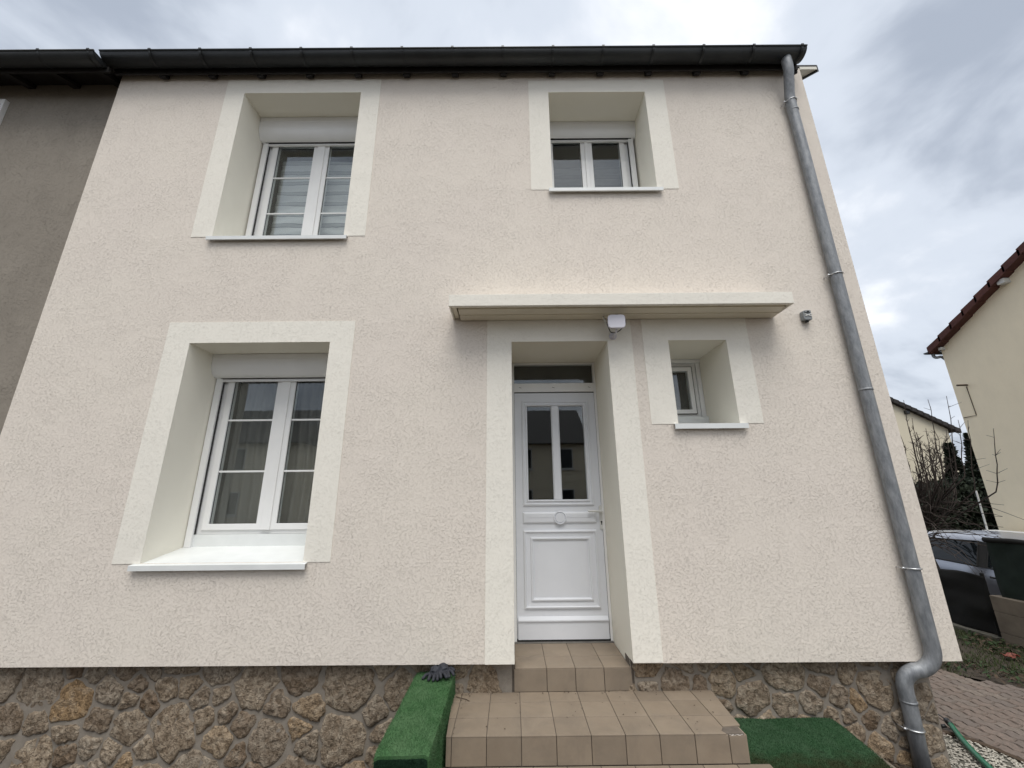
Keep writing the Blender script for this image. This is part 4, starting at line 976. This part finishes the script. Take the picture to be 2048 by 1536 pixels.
# ---- fence, concrete wall, netting (run away from the street along x = 6.75)
FX = 6.75
def net(name, mat, y0, y1, z0, z1, parent, sag=0.02, seed=0):
    nx, nz = 60, 24; V, F = [], []
    for j in range(nz + 1):
        for i in range(nx + 1):
            y = y0 + (y1 - y0) * i / nx; t = j / nz; zt = z1 + sag * noise.noise((y * 2.2, seed, 1)); z = z0 + (zt - z0) * t
            V.append((FX + 0.05 * noise.noise((y * 2.5, z * 2, seed)) + 0.022 * noise.noise((y * 7, z * 6, seed + 3)), y, z))
    for j in range(nz):
        for i in range(nx): a = j * (nx + 1) + i; F.append((a, a + 1, a + nx + 2, a + nx + 1))
    o = build(name, (V, F), mat, parent, smooth=True); o.modifiers.new('thickness', 'SOLIDIFY').thickness = 0.004; return o
fe = empty('garden_fence', (FX, 4.4, GZ), 'dark netted garden fence below the parked car', 'fence')
net('netting', 'net_black', 2.66, 8.0, GZ + 0.06, 0.53, fe, 0.05, 4)
for y in (2.72, 4.0, 5.3, 6.6, 7.9): build('post', tube([(FX + 0.04, y, GZ - 0.1), (FX + 0.04, y, 0.56)], 0.022, 8), 'net_black', fe)
build('kerb', box(FX - 0.05, FX + 0.05, 2.66, 8.0, GZ - 0.05, GZ + 0.05), 'concrete_kerb', fe, bevel=0.01)
cw = empty('concrete_garden_wall', (FX, 1.0, GZ), 'low stained concrete wall under the green netting', 'wall')
for (z0, z1) in ((GZ - 0.1, -0.16), (-0.157, 0.10), (0.103, 0.30)):
    for (y0, y1) in ((0.62, 2.605), (-1.4, 0.615)): build('concrete_panel', box(FX - 0.07, FX + 0.07, y0, y1, z0, z1), 'concrete', cw, bevel=0.006)
ns = empty('netting_screen', (FX, 1.0, 0.3), 'dark green netting screen standing on the low concrete wall', 'screen')
net('netting', 'net_green', -1.4, 2.50, 0.28, 1.06, ns, 0.05, 11)
for y in (2.48, 1.2, -0.2): build('post', tube([(FX + 0.05, y, 0.25), (FX + 0.05, y, 1.04)], 0.025, 8), 'net_black', ns)
build('top_roll', tube([(FX + 0.012 * math.sin(y * 4), y, 1.04 + 0.02 * noise.noise((y * 3, 2, 2))) for y in [-1.4 + 3.91 * i / 40 for i in range(41)]], 0.035, 8), 'net_black', ns, smooth=True)

# ---- parked car, nose towards the street
def car():
    zg = -0.46; xs, xe = 7.60, 9.32; yr, yf = 5.55, 1.40; xm = (xs + xe) / 2
    c = empty('parked_car', (xm, 3.5, zg), 'silver grey car parked behind the dark fence', 'car')
    # loft along y: (y, half width, sill z, belt z, roof z, roof half width)
    S = [(yf, 0.62, 0.30, 0.62, 0.66, 0.55), (yf + .12, 0.76, 0.20, 0.70, 0.75, 0.66), (yf + .6, 0.85, 0.18, 0.80, 0.86, 0.72), (yf + 1.0, 0.86, 0.18, 0.87, 0.95, 0.70), (yf + 1.75, 0.86, 0.18, 0.93, 1.40, 0.62),
         (yf + 2.1, 0.86, 0.18, 0.94, 1.455, 0.62), (yf + 2.6, 0.86, 0.18, 0.955, 1.465, 0.62), (yf + 3.2, 0.855, 0.18, 0.975, 1.44, 0.61), (yf + 3.7, 0.84, 0.20, 0.99, 1.36, 0.59), (yf + 4.0, 0.78, 0.25, 0.98, 1.05, 0.62), (yr + 0.02, 0.68, 0.32, 0.70, 0.75, 0.6)]
    V, F = [], []
    for (y, hw, zs, zb, zr, rw) in S:
        sec = [(-hw * 0.96, zs), (-hw, zs + 0.12), (-hw, (zs + zb) / 2 + 0.08), (-hw * 0.975, zb), (-rw - 0.012, zr - 0.075), (-rw * 0.86, zr - 0.022), (-rw * 0.5, zr), (0, zr + 0.006)]
        sec = sec + [(-a, b) for a, b in sec[-2::-1]]
        V += [(xm + a, y, zg + b) for a, b in sec]
    n = 15
    for i in range(len(S) - 1): F += [(i * n + k, (i + 1) * n + k, (i + 1) * n + k + 1, i * n + k + 1) for k in range(n - 1)]
    F += [tuple(range(n)), tuple(range((len(S) - 1) * n, len(S) * n))]
    body = build('body', (V, F), 'paint_silver', c, smooth=True)
    body.modifiers.new('s', 'SUBSURF').levels = 2; body.modifiers['s'].render_levels = 2
    # side glazing on the sloping cabin sides
    def side(y, t, off=0.012):
        for i in range(len(S) - 1):
            if S[i][0] <= y <= S[i + 1][0]:
                q = (y - S[i][0]) / (S[i + 1][0] - S[i][0]); L = lambda k: S[i][k] + (S[i + 1][k] - S[i][k]) * q
                return (L(1) * 0.975 + (L(5) + 0.012 - L(1) * 0.975) * t + off, zg + L(3) + (L(4) - 0.075 - L(3)) * t)
        return (0.6, 0.5)
    for sg in (-1, 1):
        for nm, pts in (('rear_side_window', [(yf + 2.12, 0.08), (yf + 3.10, 0.10), (yf + 3.38, 0.45), (yf + 3.20, 0.88), (yf + 2.15, 0.93)]), ('front_side_window', [(yf + 1.12, 0.10), (yf + 1.98, 0.08), (yf + 2.0, 0.93), (yf + 1.78, 0.86)])):
            vs = []
            for (y, t) in pts: w, z = side(y, t, 0.006); vs.append((xm + sg * w, y, z))
            for (y, t) in pts: w, z = side(y, t, -0.03); vs.append((xm + sg * w, y, z))
            k = len(pts); build(nm, (vs, [tuple(range(k)), tuple(range(2 * k - 1, k - 1, -1))] + [(i, i + k, (i + 1) % k + k, (i + 1) % k) for i in range(k)]), 'car_glass', c)
            fr = []
            for (y, t) in pts + pts[:1]: w, z = side(y, t, 0.008); fr.append((xm + sg * w, y, z))
            build('window_seal', tube(fr, 0.010, 6), 'rubber', c)
        pts = []
        for (y, t) in ((yf + 1.99, 0.06), (yf + 2.13, 0.06), (yf + 2.15, 0.94), (yf + 2.005, 0.94)): w, z = side(y, t, 0.005); pts.append((xm + sg * w, y, z))
        build('pillar_trim', (pts, [(0, 1, 2, 3)]), 'rubber', c)
        for y in (yf + 2.06,): build('door_seam', tube([(xm + sg * 0.858, y, zg + 0.26), (xm + sg * 0.862, y, zg + 0.6), (xm + sg * 0.845, y, zg + 0.92)], 0.005, 5), 'rubber', c)
        for y in (yf + 1.86, yf + 2.98):
            hdl = build('door_handle', tube([(xm + sg * 0.850, y - 0.09, zg + 0.835), (xm + sg * 0.885, y - 0.06, zg + 0.84), (xm + sg * 0.885, y + 0.06, zg + 0.842), (xm + sg * 0.850, y + 0.09, zg + 0.842)], 0.013, 8), 'rubber', c, smooth=True)
        for y in (yf + 0.78, yf + 3.32):
            w_ = build('wheel', tube([(xm + sg * 0.66, y, zg + 0.31), (xm + sg * 0.875, y, zg + 0.31)], 0.31, 24), 'rubber', c, smooth=False)
            build('rim', tube([(xm + sg * 0.86, y, zg + 0.31), (xm + sg * 0.882, y, zg + 0.31)], [0.20, 0.17], 18), 'chrome', w_)
        build('headlight', box(xm + sg * 0.58 - 0.12, xm + sg * 0.58 + 0.12, yf + 0.0, yf + 0.12, zg + 0.60, zg + 0.70), 'lamp_glass', c, bevel=0.02)
        build('mirror', box(xm + sg * 0.94 - 0.07, xm + sg * 0.94 + 0.07, yf + 1.12, yf + 1.2, zg + 0.94, zg + 1.06), 'paint_silver', c, bevel=0.02)
    w0, z0 = side(yf + 1.06, 0.0); 
    build('windscreen', ([(xm - 0.62, yf + 1.02, zg + 0.985), (xm + 0.62, yf + 1.02, zg + 0.985), (xm + 0.53, yf + 1.70, zg + 1.405), (xm - 0.53, yf + 1.70, zg + 1.405)], [(0, 1, 2, 3)]), 'car_glass', c)
car()

# ---- low garden wall with white coping behind the car
lw = empty('low_garden_wall', (9.65, 3.5, -0.5), 'low cream wall with white coping behind the parked car', 'wall')
build('wall', box(9.56, 9.76, 0.5, 4.9, -0.6, 0.885), 'render_yellow', lw)
build('coping', box(9.50, 9.80, 0.45, 4.95, 0.886, 0.935), 'white_paint', lw, bevel=0.008)
gp = build('white_post', tube([(9.62, 5.02, -0.5), (9.60, 4.94, 0.9), (9.58, 4.90, 1.70)], 0.016, 10), 'white_paint', label='thin white post leaning beside the cream gable wall', cat='post')

# ================================================================== HOUSES BEYOND
def gable_house(name, label, X0, yb, zeave, depth, width, zgr, wallmat, tilemat, ov, ntile, extra=None):
    """gable wall at x = X0 facing the camera side; far eave at yb, ridge halfway towards the street"""
    h = empty(name, (X0, yb - depth / 2, zgr), label, 'house')
    t = math.tan(rad(31.2)); yr_ = yb - depth / 2; zr = zeave + depth / 2 * t; yf_ = yb - depth
    V = [(X0, yb, zgr), (X0, yf_, zgr), (X0, yf_, zeave), (X0, yr_, zr), (X0, yb, zeave)]; k = 5
    V += [(X0 + width, b, c) for a, b, c in V[:5]]
    build('wall', (V, [(0, 1, 2, 3, 4), (9, 8, 7, 6, 5), (0, 4, 9, 5), (1, 6, 7, 2), (0, 5, 6, 1)]), wallmat, h)
    e_ = 0.12; rf_ = build('roof', join(([(X0 - ov, yb + e_, zeave - e_ * t), (X0 + width, yb + e_, zeave - e_ * t), (X0 + width, yr_, zr), (X0 - ov, yr_, zr)] + [(X0 - ov, yb + e_, zeave - e_ * t + 0.07), (X0 + width, yb + e_, zeave - e_ * t + 0.07), (X0 + width, yr_, zr + 0.07), (X0 - ov, yr_, zr + 0.07)], box(0, 1, 0, 1, 0, 1)[1]),
                               ([(X0 - ov, yf_ - e_, zeave - e_ * t), (X0 + width, yf_ - e_, zeave - e_ * t), (X0 + width, yr_ - .001, zr), (X0 - ov, yr_ - .001, zr)] + [(X0 - ov, yf_ - e_, zeave - e_ * t + 0.07), (X0 + width, yf_ - e_, zeave - e_ * t + 0.07), (X0 + width, yr_ - .001, zr + 0.07), (X0 - ov, yr_ - .001, zr + 0.07)], box(0, 1, 0, 1, 0, 1)[1])), tilemat, h)
    # verge tiles, lapped one over the next, on both slopes
    L = (depth / 2 + e_) / ntile
    for sgn, y_e in ((1, yb + e_), (-1, yf_ - e_)):
        for i in range(ntile):
            ya = y_e - sgn * L * i; yb2 = ya - sgn * (L * 1.12); za = zeave - e_ * t + t * L * i; zb2 = za + t * L * 1.12
            o0 = 0.075; o1 = 0.030
            p = [(ya, za - 0.055), (yb2, zb2 - 0.075), (yb2, zb2 + o1 + 0.03), (ya, za + o0 + 0.025)]
            build('verge_tile', prism(p, 'x', X0 - ov - 0.028, X0 - ov + 0.20), tilemat, rf_)
    return h, rf_
nh, nrf = gable_house('cream_house', 'cream rendered gable house with brown tiled verge on the right', 10.0, 5.08, 4.93, 8.0, 9.0, -0.6, 'render_yellow', 'roof_tile_brown', 0.16, 14)
build('gutter', prism([(5.235 + 0.06 * math.cos(t), 4.845 + 0.05 * math.sin(t)) for t in [rad(180 + 180 * i / 8) for i in range(9)]], 'x', 9.80, 19.0), 'zinc_dark', nrf)
build('swan_neck', tube(smooth_path([(9.95, 5.23, 4.80), (9.95, 5.22, 4.74), (9.96, 5.18, 4.70), (10.02, 5.13, 4.70), (10.10, 5.12, 4.62)]), 0.032, 10), 'galvanised', nrf, smooth=True)
build('purlin_end', box(9.86, 10.02, 3.50, 3.62, 5.70, 5.80), 'white_paint', nrf, bevel=0.006)
build('purlin_end', box(9.90, 10.02, 4.98, 5.05, 4.83, 4.89), 'white_paint', nrf, bevel=0.006)
build('pipe_stub', tube([(10.0, 4.80, 3.93), (9.80, 4.82, 3.93)], 0.02, 8), 'rust_pipe', nh)
build('wall_cable', tube([(9.995, 4.82, 3.90), (9.995, 4.81, 3.26), (9.995, 5.06, 3.25)], 0.008, 6), 'rust_pipe', nh)
def far_house():
    # gable towards the viewer, its right-hand eave in view
    Y0, xe, ze, t = 20.0, 26.25, 5.30, math.tan(rad(28.6)); D, Wd = 10.0, 9.0; xr = xe - Wd / 2; zr = ze + Wd / 2 * t
    h = empty('distant_house', (xr, Y0 + D / 2, -0.6), 'distant cream house with dark tiled roof behind the bare tree', 'house')
    V = [(xe, Y0, -1), (xe, Y0, ze), (xr, Y0, zr), (xe - Wd, Y0, ze), (xe - Wd, Y0, -1)]; V += [(a, Y0 + D, c) for a, b, c in V]
    build('wall', (V, [(0, 1, 2, 3, 4), (9, 8, 7, 6, 5), (0, 5, 6, 1), (4, 3, 8, 9)]), 'render_far', h)
    e_ = 0.5; p = [(xe + e_, ze - e_ * t), (xr, zr), (xe - Wd - e_, ze - e_ * t)]
    r = build('roof', prism(p + [(a, b + 0.12) for a, b in p[::-1]], 'y', Y0 - 0.20, Y0 + D), 'roof_tile_dark', h)
    for i in range(16):
        xa = xe + e_ - i * 0.32; za = ze - e_ * t + i * 0.32 * t
        build('verge_tile', prism([(xa, za - 0.08), (xa - 0.36, za + 0.36 * t - 0.11), (xa - 0.36, za + 0.36 * t + 0.13), (xa, za + 0.18)], 'y', Y0 - 0.26, Y0 - 0.02), 'roof_tile_dark', r)
    build('purlin_end', box(xe - 2.35, xe - 2.15, Y0 - 0.18, Y0 + 0.02, ze + 2.2 * t - 0.36, ze + 2.2 * t - 0.16), 'zinc_dark', r, bevel=0.02)
far_house()
# the houses across the street, seen mirrored in the panes
def street_house(x0, x1, y, zr, label):
    h = empty('street_house', ((x0 + x1) / 2, y, GZ), label, 'house')
    build('wall', box(x0, x1, y - 8, y, GZ, 5.2), 'render_yellow', h)
    r = build('roof', prism([(y + 0.5, 5.0), (y - 4, zr), (y - 8.5, 5.0)], 'x', x0 - 0.3, x1 + 0.3), 'roof_slate', h)
    k = int((x1 - x0) / 2.6)
    for i in range(k):
        x = x0 + (x1 - x0) * (i + 0.5) / k
        for z0 in (0.6, 3.3):
            w = empty('window', (x, y, z0), parent=h)
            build('frame', ring(x - 0.6, x + 0.6, z0, z0 + 1.4, 0.08, y - 0.02, y + 0.04), 'white_paint', w); build('pane', box(x - 0.53, x + 0.53, y + 0.004, y + 0.012, z0 + 0.07, z0 + 1.33), 'car_glass', w)
            build('sill', box(x - 0.7, x + 0.7, y + 0.001, y + 0.12, z0 - 0.08, z0 - 0.002), 'white_paint', w)
street_house(-27, -13.5, -21, 8.0, 'cream house across the street mirrored in the ground-floor window')
street_house(-9, 5, -22.5, 8.2, 'cream house across the street mirrored in the front door glass')

# ================================================================== TREES
def bare_tree():
    rs = random.Random(14); bx, by = 7.22, 3.86
    t = empty('bare_tree', (bx, by, -0.4), 'leafless garden tree with upright shoots behind the fence', 'tree')
    gt, gb_ = [], []
    gt.append(tube(smooth_path([(bx, by, -0.45), (bx + 0.03, by, 0.2), (bx - 0.03, by + 0.05, 0.8), (bx + 0.02, by, 1.25), (bx, by + 0.02, 1.55)]), [0.13 - 0.003 * i for i in range(25)], 10))
    def grow(p, d, L, r, lvl):
        p = Vector(p); d = Vector(d).normalized(); pts = [tuple(p)]; n = 6
        for i in range(n):
            up = Vector((0, 0, 0.16 if lvl > 0 else 0.22))
            d = (d + Vector((rs.gauss(0, .10), rs.gauss(0, .10), rs.gauss(0, .07))) + up * (0.9 if lvl < 2 else 0.5)).normalized(); p = p + d * L / n; pts.append(tuple(p))
        gb_.append(tube(pts, [r * (1 - 0.72 * i / n) for i in range(n + 1)], 5, True))
        if lvl >= 3: return
        for _ in range((6, 6, 4)[lvl]):
            i = rs.randint(1, n); q = pts[i]
            dd = (d + Vector((rs.gauss(0, .75), rs.gauss(0, .75), rs.uniform(-0.25, 0.7)))).normalized()
            grow(q, dd, L * rs.uniform(0.38, 0.62), max(r * 0.5, 0.0035), lvl + 1)
    for k in range(9):
        a = k * 0.70 + rs.uniform(-.3, .3); grow((bx, by, rs.uniform(0.95, 1.5)), (math.cos(a), math.sin(a), rs.uniform(0.1, 0.45)), rs.uniform(0.7, 1.05), 0.019, 0)
    for k in range(52):   # long upright shoots
        a = rs.uniform(0, 6.28); rr = rs.uniform(0.1, 1.15); base = Vector((bx + rr * math.cos(a), by + rr * math.sin(a), rs.uniform(1.45, 1.95)))
        L = rs.uniform(0.6, 1.5); pts = [tuple(base + Vector((rr * math.cos(a) * 0.20 * s_ * L + rs.gauss(0, .008), rr * math.sin(a) * 0.20 * s_ * L + rs.gauss(0, .008), L * s_))) for s_ in [i / 7 for i in range(8)]]
        gb_.append(tube([tuple(base - Vector((rr * math.cos(a) * 0.55, rr * math.sin(a) * 0.55, 0.42)))] + pts, [0.015] + [0.0095 * (1 - 0.62 * i / 7) for i in range(8)], 5))
        for j in range(9):
            q = Vector(pts[rs.randint(1, 6)]); gb_.append(tube([tuple(q), tuple(q + Vector((rs.gauss(0, .07), rs.gauss(0, .07), rs.uniform(0.02, 0.10))))], [0.004, 0.0022], 4))
    for k in range(30):   # drooping low branches
        a = rs.uniform(-2.6, 0.9); L = rs.uniform(0.6, 1.25); b0 = Vector((bx, by, rs.uniform(0.7, 1.55))); pts = []; dr = rs.uniform(0.25, 0.75)
        for i in range(9):
            s_ = i / 8; pts.append(tuple(b0 + Vector((math.cos(a) * L * s_ + rs.gauss(0, .018), math.sin(a) * L * s_ + rs.gauss(0, .018), 0.40 * s_ - dr * s_ * s_ + rs.gauss(0, .015)))))
        gb_.append(tube(pts, [0.010 * (1 - 0.72 * i / 8) for i in range(9)], 5))
        for j in range(3):
            q = Vector(pts[rs.randint(3, 8)]); gb_.append(tube([tuple(q), tuple(q + Vector((rs.gauss(0, .12), rs.gauss(0, .12), rs.uniform(-0.06, 0.14))))], [0.0045, 0.0025], 4))
    build('trunk', join(*gt), 'bark', t, smooth=True)
    build('branches', join(*gb_), 'twig', t, smooth=True)
bare_tree()
def evergreen(name, label, x, y, h, r, cnt, seed, conical=True, zg=-0.5, ln=0.16):
    rs = random.Random(seed); t = empty(name, (x, y, zg), label, 'tree' if conical else 'hedge')
    build('trunk', tube([(x, y, zg), (x, y, zg + h * 0.9)], [0.09, 0.02], 8), 'bark', t)
    V, F = [], []
    for k in range(cnt):
        z = rs.random() ** (1.5 if conical else 1.0); a = rs.uniform(0, 6.28)
        tier = 0.75 + 0.25 * abs(math.sin(z * h * 5.0 + 1.3 * math.sin(a * 3)))
        rad_ = r * ((1 - z) ** 1.15 if conical else (1 - max(0, z - 0.8) * 2.0)) * tier * (rs.random() ** 0.35)
        p = Vector((x + rad_ * math.cos(a), y + rad_ * math.sin(a), zg + 0.1 + z * h)); d = Vector((math.cos(a), math.sin(a), rs.uniform(-0.1, 0.8))).normalized()
        L = ln * rs.uniform(0.6, 1.4); w = d.cross(Vector((rs.gauss(0, 1), rs.gauss(0, 1), rs.gauss(0, 1)))).normalized() * L * 0.28; k0 = len(V)
        V += [tuple(p - w * 0.5), tuple(p + w * 0.5), tuple(p + d * L * 0.6 + w), tuple(p + d * L), tuple(p + d * L * 0.6 - w)]; F.append((k0, k0 + 1, k0 + 2, k0 + 3, k0 + 4))
    build('crown', (V, F), 'needle', t)
evergreen('conifer', 'taller dark conifer tip beside the cream gable wall', 16.75, 10.85, 4.05, 0.95, 5000, 2, ln=0.15)
evergreen('conifer', 'shorter dark conifer left of the taller one', 17.75, 12.55, 3.9, 0.95, 4500, 3, ln=0.15)
hs = empty('evergreen_hedge', (13.5, 10, -0.5), 'dark evergreen hedge behind the bare tree', 'hedge')
rs = random.Random(6); V, F = [], []
for k in range(52000):
    s = rs.random(); x = 10.6 + 10.0 * s; y = 9.2 + 3.6 * s + rs.uniform(-0.55, 0.55) * 1.2
    top = 1.45 + 0.95 * s + 0.28 * noise.noise((x * 1.1, y, 3)) + 0.10 * noise.noise((x * 4, y * 4, 3)); z = -0.5 + (top + 0.5) * (rs.random() ** 0.75)
    p = Vector((x, y, z)); d = Vector((rs.gauss(0, 1), rs.gauss(0, 1) - 0.5, rs.gauss(0, 1) + 0.6)).normalized(); L = 0.13 * rs.uniform(0.6, 1.4); w = d.cross(Vector((rs.gauss(0, 1), rs.gauss(0, 1), rs.gauss(0, 1)))).normalized() * L * 0.35; k0 = len(V)
    V += [tuple(p - w * 0.4), tuple(p + w * 0.4), tuple(p + d * L * 0.6 + w), tuple(p + d * L), tuple(p + d * L * 0.6 - w)]; F.append((k0, k0 + 1, k0 + 2, k0 + 3, k0 + 4))
build('foliage', (V, F), 'needle', hs)
for k in range(8): build('stem', tube([(11 + 1.2 * k, 9.4 + 0.43 * k, -0.6), (11 + 1.2 * k, 9.4 + 0.43 * k, 1.6)], 0.05, 6), 'bark', hs)
